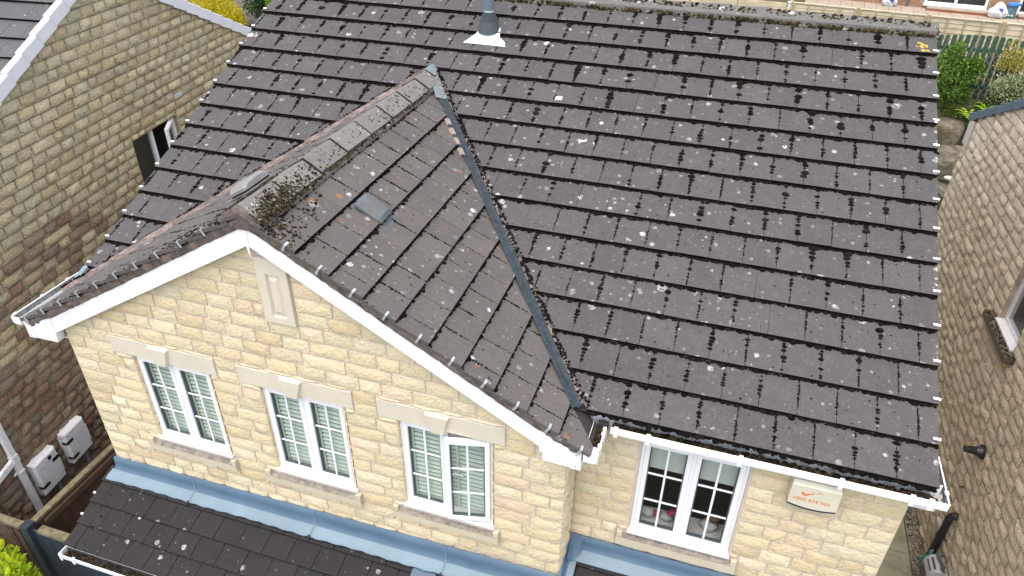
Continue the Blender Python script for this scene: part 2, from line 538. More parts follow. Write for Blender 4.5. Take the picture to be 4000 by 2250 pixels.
# ------------------------------------------------------------------ pieces: stones and tiles
def stone_variants(nvar, nu, nv, edge=.30):
    """rock faced block in a unit box: front grid, then its own ring of side faces"""
    out = []
    for _ in range(nvar):
        vs_, fs = [], []
        ph1, ph2 = U_(0, 6), U_(0, 6)
        for j in range(nv + 1):
            for i in range(nu + 1):
                x, y = i / nu, j / nv
                if i in (0, nu) or j in (0, nv):
                    n = edge * U_(.6, 1.3) + (.12 if j == 0 else 0)
                    x2 = x + (U_(0, .02) if i == 0 else -U_(0, .02) if i == nu else U_(-.04, .04))
                    y2 = y + (U_(0, .05) if j == 0 else -U_(0, .05) if j == nv else U_(-.04, .04))
                else:
                    n = U_(.72, 1.0) + .16 * math.sin(4 * x + ph1) + (.10 if j == 1 else -.04)
                    x2, y2 = x + U_(-.09, .09), y + U_(-.10, .10) + (-.06 if j == 1 else .0)
                vs_.append((x2, y2, n))
        for j in range(nv):
            for i in range(nu):
                a = j * (nu + 1) + i
                q = [a, a + 1, a + nu + 2, a + nu + 1]
                if R_() < .5: fs += [[q[0], q[1], q[2]], [q[0], q[2], q[3]]]
                else: fs += [[q[0], q[1], q[3]], [q[1], q[2], q[3]]]
        nfront = len(fs)
        ring = [i for i in range(nu + 1)] + [j * (nu + 1) + nu for j in range(1, nv + 1)] + [nv * (nu + 1) + i for i in range(nu - 1, -1, -1)] + [j * (nu + 1) for j in range(nv - 1, 0, -1)]
        ring = [k for k in ring if k in (0, nu, nv * (nu + 1), nv * (nu + 1) + nu) or True]
        b = len(vs_)
        m = len(ring)
        vs_ += [vs_[k] for k in ring] + [(vs_[k][0], vs_[k][1], -.4) for k in ring]
        for k in range(m):
            k2 = (k + 1) % m
            fs.append([b + k2, b + k, b + m + k, b + m + k2])
        out.append((vs_, fs, nfront))
    return out

STONES = stone_variants(14, 4, 3)
STONE_ME = {}

def stone_mesh(i, mat):
    k = (i, mat.name)
    if k not in STONE_ME:
        me = bpy.data.meshes.new('stone')
        me.from_pydata(STONES[i][0], [], STONES[i][1])
        me.polygons.foreach_set('use_smooth', [q < STONES[i][2] for q in range(len(STONES[i][1]))])
        me.materials.append(mat)
        STONE_ME[k] = me
    return STONE_ME[k]

def layout(u0, u1, z0, z1, ch, zref, rects, lo, hi, gap=.014, cut=None):
    """courses of stones as polygons (u,z) round the openings RECTS (u0,u1,z0,z1)"""
    out = []
    k = math.floor((z0 - zref) / ch)
    prev = []
    while zref + k * ch < z1 - .02:
        a, b = max(z0, zref + k * ch), min(z1, zref + (k + 1) * ch)
        k += 1
        if b - a < .03: continue
        cuts = {u0, u1}
        act = [r for r in rects if r[2] < b - .005 and r[3] > a + .005 and r[0] < u1 and r[1] > u0]
        for r in act:
            cuts |= {max(u0, r[0]), min(u1, r[1])}
        cuts = sorted(cuts)
        runs = []
        for c0, c1 in zip(cuts, cuts[1:]):
            if c1 - c0 < .02: continue
            m = (c0 + c1) / 2
            free = [(a, b)]
            for r in act:
                if r[0] < m < r[1]:
                    nf = []
                    for f0, f1 in free:
                        if r[2] > f0: nf.append((f0, min(f1, r[2])))
                        if r[3] < f1: nf.append((max(f0, r[3]), f1))
                    free = [f for f in nf if f[1] - f[0] > .022]
            free = tuple(free)
            if runs and runs[-1][2] == free and abs(runs[-1][1] - c0) < .021: runs[-1] = (runs[-1][0], c1, free)
            else: runs.append((c0, c1, free))
        joints = []
        for c0, c1, free in runs:
            for f0, f1 in free:
                u = c0
                while u < c1 - .01:
                    w = U_(lo, hi)
                    if R_() < .12: w *= 1.35
                    for _ in range(4):
                        if any(abs(u + w - q) < .045 for q in prev): w += U_(.03, .07)
                    if c1 - (u + w) < lo * .62: w = c1 - u
                    e = min(u + w, c1)
                    joints.append(e)
                    poly = [(u + gap / 2, f0 + gap / 2), (e - gap / 2, f0 + gap / 2), (e - gap / 2, f1 - gap / 2), (u + gap / 2, f1 - gap / 2)]
                    if cut:
                        q2 = poly
                        for cc in cut: q2 = clip(q2, *cc)
                        if len(q2) >= 3 and area(q2) > .0015:
                            out.append((q2, len(q2) == 4 and abs(area(q2) - area(poly)) < 1e-6))
                    else: out.append((poly, True))
                    u = e
        prev = joints
    return out

def stone_geo(mb, poly, rect, F, d, i):
    """adds one stone to a mesh builder"""
    if rect:
        (u0, z0), (u1, z1) = poly[0], poly[2]
        mb.add([F.p(u0 + x * (u1 - u0), z0 + y * (z1 - z0), n * d) for x, y, n in STONES[i][0]], STONES[i][1], world=True)
    else:
        n = len(poly)
        cu, cz = sum(q[0] for q in poly) / n, sum(q[1] for q in poly) / n
        vs_ = [F.p(u, z, -.3 * d) for u, z in poly] + [F.p(u, z, .4 * d) for u, z in poly] + [F.p(u + (cu - u) * .35, z + (cz - z) * .35, d * U_(.6, 1)) for u, z in poly]
        fs = [[i_, (i_ + 1) % n, n + (i_ + 1) % n, n + i_] for i_ in range(n)] + [[n + i_, n + (i_ + 1) % n, 2 * n + (i_ + 1) % n, 2 * n + i_] for i_ in range(n)] + [list(range(2 * n, 3 * n))]
        mb.add(vs_, fs, world=True)

def build_stones(cands, limit, rest_name, rest_parent, mat, pick=None):
    """cands: (poly, rect, frame, depth, parent). The LIMIT that show largest become objects, the rest one mesh"""
    sc = []
    for i, (poly, rect, F, d, par) in enumerate(cands):
        sc.append((seen_area([F.p(u, z, d) for u, z in poly]), i))
    sc.sort(reverse=True)
    top = {i for a, i in sc[:limit] if a > 60}
    rests = {}
    mat0 = mat
    for i, (poly, rect, F, d, par) in enumerate(cands):
        k = random.randrange(len(STONES))
        dd = d * U_(.8, 1.25)
        mat = pick(poly) if pick else mat0
        rest = rests.setdefault(mat.name, (MB(), mat))[0]
        if i not in top:
            stone_geo(rest, poly, rect, F, dd, k)
        elif rect:
            (u0, z0), (u1, z1) = poly[0], poly[2]
            put('stone', stone_mesh(k, mat), None, par, mw=F.mat(u0, z0) @ Matrix.Diagonal((u1 - u0, z1 - z0, dd, 1)))
        else:
            mb = MB(); stone_geo(mb, poly, rect, F, dd, k)
            mb.put('stone', mat, par)
    for rest, mat in rests.values():
        if not rest.f: continue
        me = rest.mesh(rest_name, recalc=False)
        me.polygons.foreach_set('use_smooth', [len(f) == 3 for f in rest.f])
        put(rest_name, me, mat, rest_parent, 'stuff')

def wall_back(F, u0, u1, z0, z1, rects, depth=.10):
    """wall face with openings and their reveals"""
    mb = MB(F)
    us = sorted({u0, u1} | {q for r in rects for q in r[:2]})
    zs = sorted({z0, z1} | {q for r in rects for q in r[2:4]})
    for a, b in zip(us, us[1:]):
        for c, d in zip(zs, zs[1:]):
            m, n = (a + b) / 2, (c + d) / 2
            if any(r[0] < m < r[1] and r[2] < n < r[3] for r in rects): continue
            mb.add([(a, c, 0), (b, c, 0), (b, d, 0), (a, d, 0)], [(0, 1, 2, 3)])
    for r in rects:
        a, b, c, d = r[:4]
        mb.add([(a, c, 0), (b, c, 0), (b, d, 0), (a, d, 0), (a, c, -depth), (b, c, -depth), (b, d, -depth), (a, d, -depth)],
               [(0, 1, 5, 4), (1, 2, 6, 5), (2, 3, 7, 6), (3, 0, 4, 7)])
    return mb

TH_T = .031
def tile_top(v, v0, g, n0): return n0 + .036 * (1 - (v - v0) / g)

def tile_geo(mb, poly, v0, g, n0, F, jn=0.0, jr=0.0, local=False):
    """one tile (polygon u,v; nose at v0) as a slab; slot 1 is its nose"""
    n = len(poly)
    cu, cv = sum(q[0] for q in poly) / n, sum(q[1] for q in poly) / n
    pts = []
    for u, v in poly:
        if jr:
            du, dv = u - cu, v - cv
            u, v = cu + du - jr * dv, cv + dv + jr * du
        pts.append((u, v, tile_top(v, v0, g, n0) + jn))
    vs_ = pts + [(u, v, q - TH_T) for u, v, q in pts]
    if not local: vs_ = [F.p(*q) for q in vs_]
    fs = [list(range(n)), list(range(2 * n - 1, n - 1, -1))]
    mi = [0, 0]
    for i in range(n):
        j = (i + 1) % n
        fs.append([i, n + i, n + j, j])
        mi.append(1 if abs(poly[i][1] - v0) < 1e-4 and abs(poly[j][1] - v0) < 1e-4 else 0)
    b = len(mb.v)
    mb.v += [Vector(q) for q in vs_]
    mb.f += [[b + x for x in f] for f in fs]
    mb.mi += mi

TILE_ME = {}
def build_tiles(cands, limit, rest_name, rest_parent):
    """cands: dict(poly, v0, g, n0, F, full, par, mats)"""
    sc = sorted(((seen_area([c['F'].p(u, v, c['n0'] + .02) for u, v in c['poly']]), i) for i, c in enumerate(cands)), reverse=True)
    top = {i for a, i in sc[:limit] if a > 60}
    rest = {}
    for i, c in enumerate(cands):
        jn, jr = U_(-.003, .003), U_(-.006, .006)
        if i not in top:
            tile_geo(rest.setdefault(tuple(m.name for m in c['mats']), (MB(), c['mats']))[0], c['poly'], c['v0'], c['g'], c['n0'], c['F'], jn, jr)
        elif c['full']:
            u0 = c['poly'][0][0]
            key = (round(c['g'], 4), c['mats'][0].name, round(c['n0'], 3))
            if key not in TILE_ME:
                mb = MB()
                tile_geo(mb, [(u - u0, v - c['v0']) for u, v in c['poly']], 0, c['g'], c['n0'], None, local=True)
                me = mb.mesh('roof_tile', recalc=False)
                for m in c['mats']: me.materials.append(m)
                TILE_ME[key] = me
            put('roof_tile', TILE_ME[key], None, c['par'], mw=c['F'].mat(u0, c['v0'], jn) @ Matrix.Rotation(jr, 4, 'Z'))
        else:
            mb = MB(); tile_geo(mb, c['poly'], c['v0'], c['g'], c['n0'], c['F'], jn, jr)
            mb.put('roof_tile', c['mats'], c['par'])
    for k, (mb, mats) in rest.items():
        put(rest_name, mb.mesh(rest_name, recalc=False), mats, rest_parent, 'stuff')

def tile_field(F, u0, u1, rows, g, cw, n0, off, cutter, par, mats, gap=.004, top_extra=.055):
    """candidates and joints of a tiled slope. off(k) = where the first joint of row k is"""
    cands, joints = [], []
    for k in rows:
        v0 = k * g
        u = off(k)
        while u > u0: u -= cw
        while u < u1:
            a, b = max(u, u0), min(u + cw, u1)
            u += cw
            if b - a < .02: continue
            poly = [(a + gap / 2, v0), (b - gap / 2, v0), (b - gap / 2, v0 + g + top_extra), (a + gap / 2, v0 + g + top_extra)]
            for q in cutter(poly, k):
                if len(q) < 3 or area(q) < .004: continue
                full = abs(area(q) - (cw - gap) * (g + top_extra)) < 1e-4
                cands.append(dict(poly=q, v0=v0, g=g, n0=n0, F=F, full=full, par=par, mats=mats))
            joints.append((k, b))
    return cands, joints

def moss_on(F, joints, g, n0, inside, rows, u0, u1, dens, nose_dens, mb, rmax=.041, heavy=None):
    for k, u in joints:
        q = R_()
        if q > dens: continue
        v0 = k * g
        hv = heavy(u, k * g) if heavy else 1.0
        base = U_(.35, 1.0) * rmax * hv
        cen = U_(.3, .8)
        v = g * U_(.03, .25)
        while v < g * .99:
            r = max(.008, base * (.5 + .6 * math.exp(-((v / g - cen) / .35) ** 2)) * U_(.6, 1.15))
            e_ = U_(.5, .85)
            v += r * e_ * .9
            if R_() < .74 and inside(u, v0 + v):
                mb.clump(F, u + U_(-.005, .005), v0 + v, tile_top(v0 + v, v0, g, n0) - .001, r, r * U_(.35, .6), e_)
            v += r * e_ * U_(.7, 1.3)
        q = base
        nj = 8
        for i in range(nj):
            v = v0 + g * (i + R_()) / nj
            if inside(u, v):
                r = U_(.003, .0065)
                mb.clump(F, u, v, tile_top(v, v0, g, n0) - .001, r, r, 1.8)
    for k in rows:
        v = k * g
        u = u0
        while u < u1:
            u += U_(.012, .034) / nose_dens
            if not inside(u, v - .012): continue
            r = U_(.013, .026) if R_() < .82 else U_(.022, .036)
            mb.clump(F, u, v - r * U_(.1, .85), tile_top(v, v - g, g, n0) - .002, r, U_(.014, .026), .8)
        # stray clumps
    n = int((u1 - u0) * len(rows) * g * 5 * dens)
    for _ in range(n):
        k = random.choice(list(rows))
        u, v = U_(u0, u1), (k + R_()) * g
        if inside(u, v):
            r = U_(.004, .011)
            mb.clump(F, u, v, tile_top(v, k * g, g, n0) - .001, r, r * .7)

# ------------------------------------------------------------------ ground
def ground_z(x, y):
    t = min(1, max(0, (y - 16.5) / 1.9))
    t = t * t * (3 - 2 * t)
    return GROUND + t * 2.45

mb = MB()
xs = [-220, -120, -60, -40, -30, -24, -20, -17, -14, -12, -9, -6, -3, 0, 2, 4, 6, 8, 10, 14, 20, 30, 60, 120, 220]
ys = [-220, -100, -40, -15, -5, 0, 5, 10, 14, 15, 15.5, 15.8, 16.1, 16.5, 17, 17.4, 17.8, 18.1, 18.4, 19, 22, 30, 40, 70, 120, 260]
for y in ys:
    for x in xs:
        mb.v.append(Vector((x, y, ground_z(x, y) + (U_(-.06, .06) if 15.4 < y < 20 else 0))))
nx = len(xs)
for j in range(len(ys) - 1):
    for i in range(nx - 1):
        mb.f.append([j * nx + i, j * nx + i + 1, (j + 1) * nx + i + 1, (j + 1) * nx + i]); mb.mi.append(0)
M['soil'] = simple('garden soil', (.085, .072, .048), .95, .35, 3, .6, 25, dirt=(.05, .075, .02), dirt_amt=.6, dscale=2.2)
mb.put('ground', M['soil'], None, 'structure', smooth=True)

# ------------------------------------------------------------------ the stone house
house = thing('stone_house', 'buff stone house with moss lined grey tiled roof and white window frames', 'house', (-5, 2, GROUND))
FG = Frame((0, YG, 0), (1, 0, 0), (0, 0, 1), (0, -1, 0))
FM = Frame((0, YM, 0), (1, 0, 0), (0, 0, 1), (0, -1, 0))
FS = Frame((XRC, YG, 0), (0, 1, 0), (0, 0, 1), (1, 0, 0))

WIN = [(-7.205, -6.305), (-5.755, -4.865), (-4.335, -3.435)]
WZ0, WZ1 = -1.475, -.3355
LINT = [-7.4186, -5.9697, -4.5237]
LW = 1.2014
SILL = [-7.357, -5.9103, -4.4656]
SW = 1.0923
PLQ = (-5.493, -5.200, .50, 1.05)
W4 = (-2.21, -1.30, -1.44, -.17)
rg = [(a, b, WZ0 - .03, WZ1 + .002) for a, b in WIN]
block = rg + [(l - .005, l + LW + .005, -.3355 - .004, -.1311 + .004) for l in LINT] + [(s - .005, s + SW + .005, -1.642, -1.49) for s in SILL] + [(PLQ[0] - .006, PLQ[1] + .006, PLQ[2] - .006, PLQ[3] + .2)]
gw = wall_back(FG, XL, XRC, GROUND, -.20, rg)
rake = lambda x: ZB - .02 - TP * abs(x - XG)
gw.add([(XL, -.20, 0), (XRC, -.20, 0), (XRC, rake(XRC) , 0), (XG, rake(XG), 0), (XL, rake(XL), 0)], [(0, 1, 2, 3, 4)])
gable_wall = gw.put('gable_wall', M['mortar'], house)
rm = [W4]
mw_ = wall_back(FM, XRC, XM, GROUND, -.06, [(W4[0], W4[1], W4[2] - .03, W4[3])])
front_wall = mw_.put('front_wall', M['mortar'], house)
sw_ = MB(FS)
sw_.add([(0, GROUND, 0), (YM - YG, GROUND, 0), (YM - YG, -.06, 0), (0, -.06, 0)], [(0, 1, 2, 3)])
return_wall = sw_.put('return_wall', M['mortar'], house)
# the rest of the shell, out of the camera's sight: gable ends and rear
sh = MB()
sh.add([(XM, YM, GROUND), (XM, 9.64, GROUND), (XM, 9.64, 0), (XM, 4.86, 2.22), (XM, YM, -.02)], [(0, 1, 2, 3, 4)])
sh.add([(XL, YG, GROUND), (XL, 9.64, GROUND), (XL, 9.64, 0), (XL, 4.86, 2.22), (XL, YM, -.02), (XL, YG, -.2)], [(0, 1, 2, 3, 4, 5)])
sh.add([(XL, 9.64, GROUND), (XM, 9.64, GROUND), (XM, 9.64, 0), (XL, 9.64, 0)], [(0, 1, 2, 3)])
shell = sh.put('side_wall', M['mortar'], house)

CH, ZREF = .1503, -.552
cands = []
rk = [(TP, 1, ZB - .03 + TP * XG), (-TP, 1, ZB - .03 - TP * XG)]
for q, r in layout(XL, XRC, -2.35, 1.45, CH, ZREF, block, .19, .33, cut=rk):
    cands.append((q, r, FG, .020, gable_wall))
b4 = [(W4[0] - .012, W4[1] + .012, W4[2] - .03, W4[3] + .1), (-2.322, -1.205, -1.642, -1.46)]
for q, r in layout(XRC + .01, XM, -2.6, -.07, CH, ZREF + .04, b4, .19, .34):
    cands.append((q, r, FM, .020, front_wall))
for q, r in layout(.0, YM - YG - .03, -2.4, -.16, CH, ZREF, [], .13, .24):
    cands.append((q, r, FS, .024, return_wall))
for q, r in layout(XL, XRC, GROUND, -2.35, CH, ZREF, [], .19, .36)[:0]:
    pass
for a, b_ in WIN:
    for u, sg in ((a, 1), (b_, -1)):
        FJ = Frame((u, YG, 0), (0, 1, 0), (0, 0, 1), (sg, 0, 0))
        for q, r in layout(-.022, .06, WZ0 + .03, WZ1, CH, ZREF, [], .2, .3): cands.append((q, r, FJ, .010, gable_wall))
build_stones(cands, 300, 'stonework', gable_wall, M['stone'])

# lintels, keystones, sills, plaque
for l in LINT:
    mb = MB(FG)
    mb.cbox(l, l + LW, -.3355, -.1311, -.06, .020, .004)
    li = mb.put('lintel', M['ashlar'], house)
    c = l + LW / 2 - .01
    mb = MB(FG)
    vs_ = [(c - .125, -.131, .015), (c + .125, -.131, .015), (c + .068, -.356, .015), (c - .068, -.356, .015),
           (c - .113, -.158, .050), (c + .098, -.158, .050), (c + .048, -.352, .050), (c - .062, -.352, .050)]
    mb.add(vs_, [(3, 2, 1, 0), (4, 5, 6, 7), (0, 1, 5, 4), (1, 2, 6, 5), (2, 3, 7, 6), (3, 0, 4, 7)])
    mb.put('keystone', M['ashlar'], li)
def stone_sill(F, u0, u1, zb, zt, n1):
    mb = MB(F)
    prof = [(-.05, zb), (n1, zb), (n1, zt - .045), (-.05, zt)]
    vs_ = [(u, z, n) for u in (u0, u1) for n, z in prof]
    mb.add(vs_, [(0, 1, 2, 3)[::-1], (4, 5, 6, 7), (0, 1, 5, 4), (1, 2, 6, 5), (3, 0, 4, 7)])
    mb.add([(u0 + .0, zt - .0445, n1), (u1, zt - .0445, n1), (u1, zt + .0005, -.05), (u0, zt + .0005, -.05)], [(0, 1, 2, 3)], 1)
    for u in (u0, u1):
        a, b = (u + .003, u + .055) if u == u0 else (u - .055, u - .003)
        mb.cbox(a, b, zb + .002, zt + .02, -.03, n1 - .006, .004)
    return mb
for s in SILL:
    stone_sill(FG, s, s + SW, -1.640, -1.515, .052).put('window_sill', [M['sill'], M['sill_top']], house)
stone_sill(FM, -2.318, -1.208, -1.640, -1.495, .052).put('window_sill', [M['sill'], M['sill_top']], house)
mb = MB(FG)
a, b, c, d = PLQ
i0, i1, j0, j1 = -5.412, -5.276, .562, .998
for bx in ((a, i0, c, d + .1), (i1, b, c, d + .1), (i0, i1, c, j0), (i0, i1, j1, d + .1)):
    mb.box(bx[0], bx[1], bx[2], bx[3], -.03, .034)
e = .032
vs_ = [(i0, j0, .034), (i1, j0, .034), (i1, j1, .034), (i0, j1, .034), (i0 + .012, j0 + .012, .012), (i1 - .012, j0 + .012, .012), (i1 - .012, j1 - .012, .012), (i0 + .012, j1 - .012, .012),
       (i0 + .045, j0 + .06, .030), (i1 - .045, j0 + .06, .030), (i1 - .045, j1 - .06, .030), (i0 + .045, j1 - .06, .030)]
mb.add(vs_, [(i, (i + 1) % 4, 4 + (i + 1) % 4, 4 + i) for i in range(4)] + [(4 + i, 4 + (i + 1) % 4, 8 + (i + 1) % 4, 8 + i) for i in range(4)] + [(8, 9, 10, 11)])
mb.put('gable_plaque', M['ashlar'], house)

# ------------------------------------------------------------------ windows
def sash(mb, F, u0, u1, v0, v1, n0, n1, bw):
    for a, b, c, d in ((u0, u0 + bw, v0, v1), (u1 - bw, u1, v0, v1), (u0 + bw, u1 - bw, v0, v0 + bw), (u0 + bw, u1 - bw, v1 - bw, v1)):
        mb.cbox(a, b, c, d, n0, n1, .006)

def light(win, F, u0, u1, v0, v1, nf, bw, glass, blind=True, slat_n=.115):
    """a casement with its glazing bars, pane and the blind behind it; sub-parts of the window"""
    mb = MB(F); sash(mb, F, u0, u1, v0, v1, nf - .05, nf, bw)
    mb.put('casement', M['pvc'], win)
    a, b, c, d = u0 + bw, u1 - bw, v0 + bw, v1 - bw
    mb = MB(F); sash(mb, F, a + .0005, b - .0005, c + .0005, d - .0005, nf - .046, nf - .014, .010)
    mb.put('gasket', M['gasket'], win)
    ng = nf - .024
    mb = MB(F); mb.add([(a, c, ng), (b, c, ng), (b, d, ng), (a, d, ng)], [(0, 1, 2, 3)])
    mb.put('pane', glass, win)
    m = (a + b) / 2
    mb = MB(F); mb.cbox(m - .010, m + .010, c, d, ng - .006, ng + .007, .003); mb.put('glazing_bar', M['pvc'], win)
    for t in (1 / 3, 2 / 3):
        v = c + (d - c) * t
        for x0, x1 in ((a, m - .0105), (m + .0105, b)):
            mb = MB(F); mb.cbox(x0, x1, v - .009, v + .009, ng - .006, ng + .006, .003); mb.put('glazing_bar', M['pvc'], win)
    return a, b, c, d

def window(F, u0, u1, v0, v1, open_right=False, obscured=False, rec=.022):
    nf = -rec
    mb = MB(F)
    fw = .045
    for a, b, c, d in ((u0, u0 + fw, v0, v1), (u1 - fw, u1, v0, v1), (u0 + fw, u1 - fw, v0, v0 + fw), (u0 + fw, u1 - fw, v1 - fw, v1)):
        mb.cbox(a, b, c, d, nf - .06, nf, .005)
    m = (u0 + u1) / 2
    mb.cbox(m - .022, m + .022, v0 + fw, v1 - fw, nf - .06, nf, .005)
    win = mb.put('window', M['pvc'], house)
    # projecting cill
    mb = MB(F)
    prof = [(nf - .05, v0 - .035), (.030, v0 - .035), (.030, v0 - .018), (.022, v0 - .006), (nf - .05, v0 - .001)]
    vs_ = [(u, z, n) for u in (u0 - .012, u1 + .012) for n, z in prof]
    mb.add(vs_, [(4, 3, 2, 1, 0), (5, 6, 7, 8, 9)] + [(i, (i + 1) % 5, 5 + (i + 1) % 5, 5 + i) for i in range(5)])
    mb.put('window_cill', M['pvc'], win)
    gl = M['glass_obs'] if obscured else M['glass']
    bw = .046
    light(win, F, u0 + fw * .75, m - .014, v0 + fw * .7, v1 - fw * .7, nf + .012, bw, gl)
    if open_right:
        x1 = u1 - fw * .75
        an = math.radians(13)
        wd = x1 - (m + .014)
        U2 = F.U * math.cos(an) - F.N * math.sin(an)
        N2 = F.N * math.cos(an) + F.U * math.sin(an)
        F2 = Frame(F.p(x1, 0, nf + .014), U2, F.V, N2)
        light(win, F2, -wd, 0, v0 + fw * .7, v1 - fw * .7, .012, bw, gl)
        mb = MB(F2)
        hv = (v0 + v1) / 2 - .03
        mb.tube([(-wd + .035, hv, -.06), (-wd + .035, hv, -.10), (-wd + .06, hv + .01, -.108), (-wd + .14, hv - .012, -.104)], .009, 6)
        mb.put('window_handle', M['pvc'], win)
        mb = MB(F)
        mb.box(m + .03, m + .06, v1 - fw - .012, v1 - fw - .004, nf - .03, nf - .012)
        mb.box(m + .04, m + .30, v1 - fw - .010, v1 - fw - .006, nf - .028, nf + .02)
        mb.put('friction_hinge', M['steel'], win)
    else:
        light(win, F, m + .014, u1 - fw * .75, v0 + fw * .7, v1 - fw * .7, nf + .012, bw, gl)
    # trickle vents above
    # room behind
    mb = MB(F)
    dp = .9
    vs_ = [(u0, v0, nf - .06), (u1, v0, nf - .06), (u1, v1, nf - .06), (u0, v1, nf - .06), (u0 - .4, v0 - .2, nf - dp), (u1 + .4, v0 - .2, nf - dp), (u1 + .4, v1 + .2, nf - dp), (u0 - .4, v1 + .2, nf - dp)]
    mb.add(vs_, [(0, 1, 5, 4), (1, 2, 6, 5), (2, 3, 7, 6), (3, 0, 4, 7), (4, 5, 6, 7)])
    mb.put('room_lining', M['interior'], win)
    if not obscured:
        pitch = .054
        for h0, h1 in ((u0 + .02, m - .004), (m + .004, u1 - .03)):
            v = v0 + .06
            while v < v1 - .05:
                mb = MB(F)
                n_ = nf - .060
                mb.add([(h0, v, n_ + .014), (h1, v, n_ + .014), (h1, v + .020, n_ - .010), (h0, v + .020, n_ - .010), (h0, v + .003, n_ + .016), (h1, v + .003, n_ + .016), (h1, v + .0225, n_ - .008), (h0, v + .0225, n_ - .008)],
                       [(0, 1, 2, 3), (7, 6, 5, 4), (0, 4, 5, 1), (1, 5, 6, 2), (2, 6, 7, 3), (3, 7, 4, 0)])
                mb.put('blind_slat', M['slat'], win)
                v += pitch
            for uu in (h0 + .08, h1 - .08):
                mb = MB(F); mb.box(uu - .011, uu + .011, v0 + .05, v1 - .05, nf - .043, nf - .041); mb.put('blind_tape', M['slat'], win)
    return win

for i, (a, b) in enumerate(WIN):
    w = window(FG, a, b, WZ0 + .04, WZ1, open_right=(i == 2))
    if i == 2:
        tag(w, 'window with its right casement standing open')
w4 = window(FM, W4[0], W4[1], W4[2], W4[3] - .10, obscured=True)
tag(w4, 'obscured window with a half drawn roller blind')
mb = MB(FM)
for a, b in ((W4[0] + .05, (W4[0] + W4[1]) / 2 - .01), ((W4[0] + W4[1]) / 2 + .01, W4[1] - .05)):
    mb.box(a, b, -.67, -.27, -.10, -.096)
mb.put('roller_blind', M['blind'], w4)
# things on the inner ledge of the obscured window
M['pink'] = simple('pink blossom', (.55, .03, .12), .6, .2, 30)
M['cream_obj'] = simple('cream ornament', (.55, .56, .5), .7, .1, 8)
M['brown_obj'] = simple('brown ornament', (.16, .07, .03), .7, .2, 9)
mb = MB(FM); mb.box(W4[0] + .03, W4[1] - .03, -1.44, -1.42, -.30, -.12); mb.put('inner_ledge', M['pvc'], w4)
t_ = thing('ornament', 'white and pink ornament behind the left pane of the frosted window', 'ornament', FM.p(-2.0, -1.42, -.2))
mb = MB(); mb.blob(FM.p(-2.08, -1.36, -.19), .07, 1.2, .8, .8, 8, 5); mb.blob(FM.p(-1.9, -1.37, -.19), .06, 1.3, .8, .7, 8, 5); mb.put('body', M['cream_obj'], t_, smooth=True)
mb = MB(); mb.blob(FM.p(-1.985, -1.33, -.16), .032, n=8, m=5); mb.put('blossom', M['pink'], t_, smooth=True)
mb = MB(); mb.blob(FM.p(-1.85, -1.27, -.16), .036, n=8, m=5); mb.put('blossom', M['pink'], t_, smooth=True)
t_ = thing('ornament', 'brown and cream ornament behind the right pane of the frosted window', 'ornament', FM.p(-1.5, -1.42, -.2))
mb = MB(); mb.blob(FM.p(-1.5, -1.36, -.2), .075, 1.1, .8, .8, 8, 5); mb.put('body', M['cream_obj'], t_, smooth=True)
mb = MB(); mb.blob(FM.p(-1.48, -1.25, -.2), .06, 1.1, .8, .9, 8, 5); mb.put('head', M['brown_obj'], t_, smooth=True)

# ------------------------------------------------------------------ roofs
FR = Frame((0, 0, 0), (-1, 0, 0), (0, math.cos(TH), math.sin(TH)), (0, -math.sin(TH), math.cos(TH)))
cT, sT, cP, sP = math.cos(TH), math.sin(TH), math.cos(PH), math.sin(PH)
# in (u,v): right valley keeps -u >= XE-(v*sT-ZE)/TP + gap
VG = .075
def right_of_valley(p): return clip(p, 1, sT * -1 / TP * 1.0, -(XE + ZE / TP) - VG) if False else clip(p, 1.0, -sT / TP, -XE - ZE / TP - VG)
def left_of_valley(p): return clip(p, -1.0, -sT / TP, XLE - ZE / TP - .05)
V_APEX = (ZE + (XG - XE) * -TP) / sT
def cut_main(poly, k):
    if k * G > V_APEX + .02: return [poly]
    out = []
    a = clip(poly, 1, 0, -XG)            # right of the gable ridge
    if len(a) >= 3: out.append(right_of_valley(a))
    b = clip(poly, -1, 0, XG)
    if len(b) >= 3: out.append(left_of_valley(b))
    return out
def in_main(u, v):
    if not (0.005 < u < WD - .005 and v < 5.15): return False
    x, z = -u, v * sT
    if z > ZA + .03: return True
    return x > XE - (z - ZE) / TP + VG + .01 or x < XLE + (z - ZE) / TP - .06
M['nose'] = moss_mat('moss and painted shade', (.007, .006, .005), (.011, .009, .0075), (.018, .014, .011))  # near black: moss, plus the shade band under each course put into the colour
main_roof = MB(FR)
main_roof.add([(0.01, 0, -.02), (WD - .01, 0, -.02), (WD - .01, 5.36, -.02), (0.01, 5.36, -.02)], [(0, 1, 2, 3)])
main_roof.add([(0.01, 0, -.06), (0.01, 5.36, -.06), (.01, 5.36, -.02), (.01, 0, -.02)], [(0, 1, 2, 3)])
FRB = Frame((0, 2 * 5.36 * cT, 0), (-1, 0, 0), (0, -cT, sT), (0, sT, cT))
M['felt'] = simple('roof underlay', (.03, .028, .026), .95, .2, 6)
main_roof = main_roof.put('main_roof', M['felt'], house)
rb = MB(FRB); rb.add([(0, 0, .02), (WD, 0, .02), (WD, 5.36, .02), (0, 5.36, .02)], [(0, 1, 2, 3)])
rb.put('rear_slope', M['tile'], main_roof)
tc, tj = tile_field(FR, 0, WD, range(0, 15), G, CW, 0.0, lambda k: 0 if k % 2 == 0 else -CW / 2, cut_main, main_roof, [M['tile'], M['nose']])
for c in tc:
    c['poly'] = [(u, min(v, 5.33)) for u, v in c['poly']]
mo = MB()
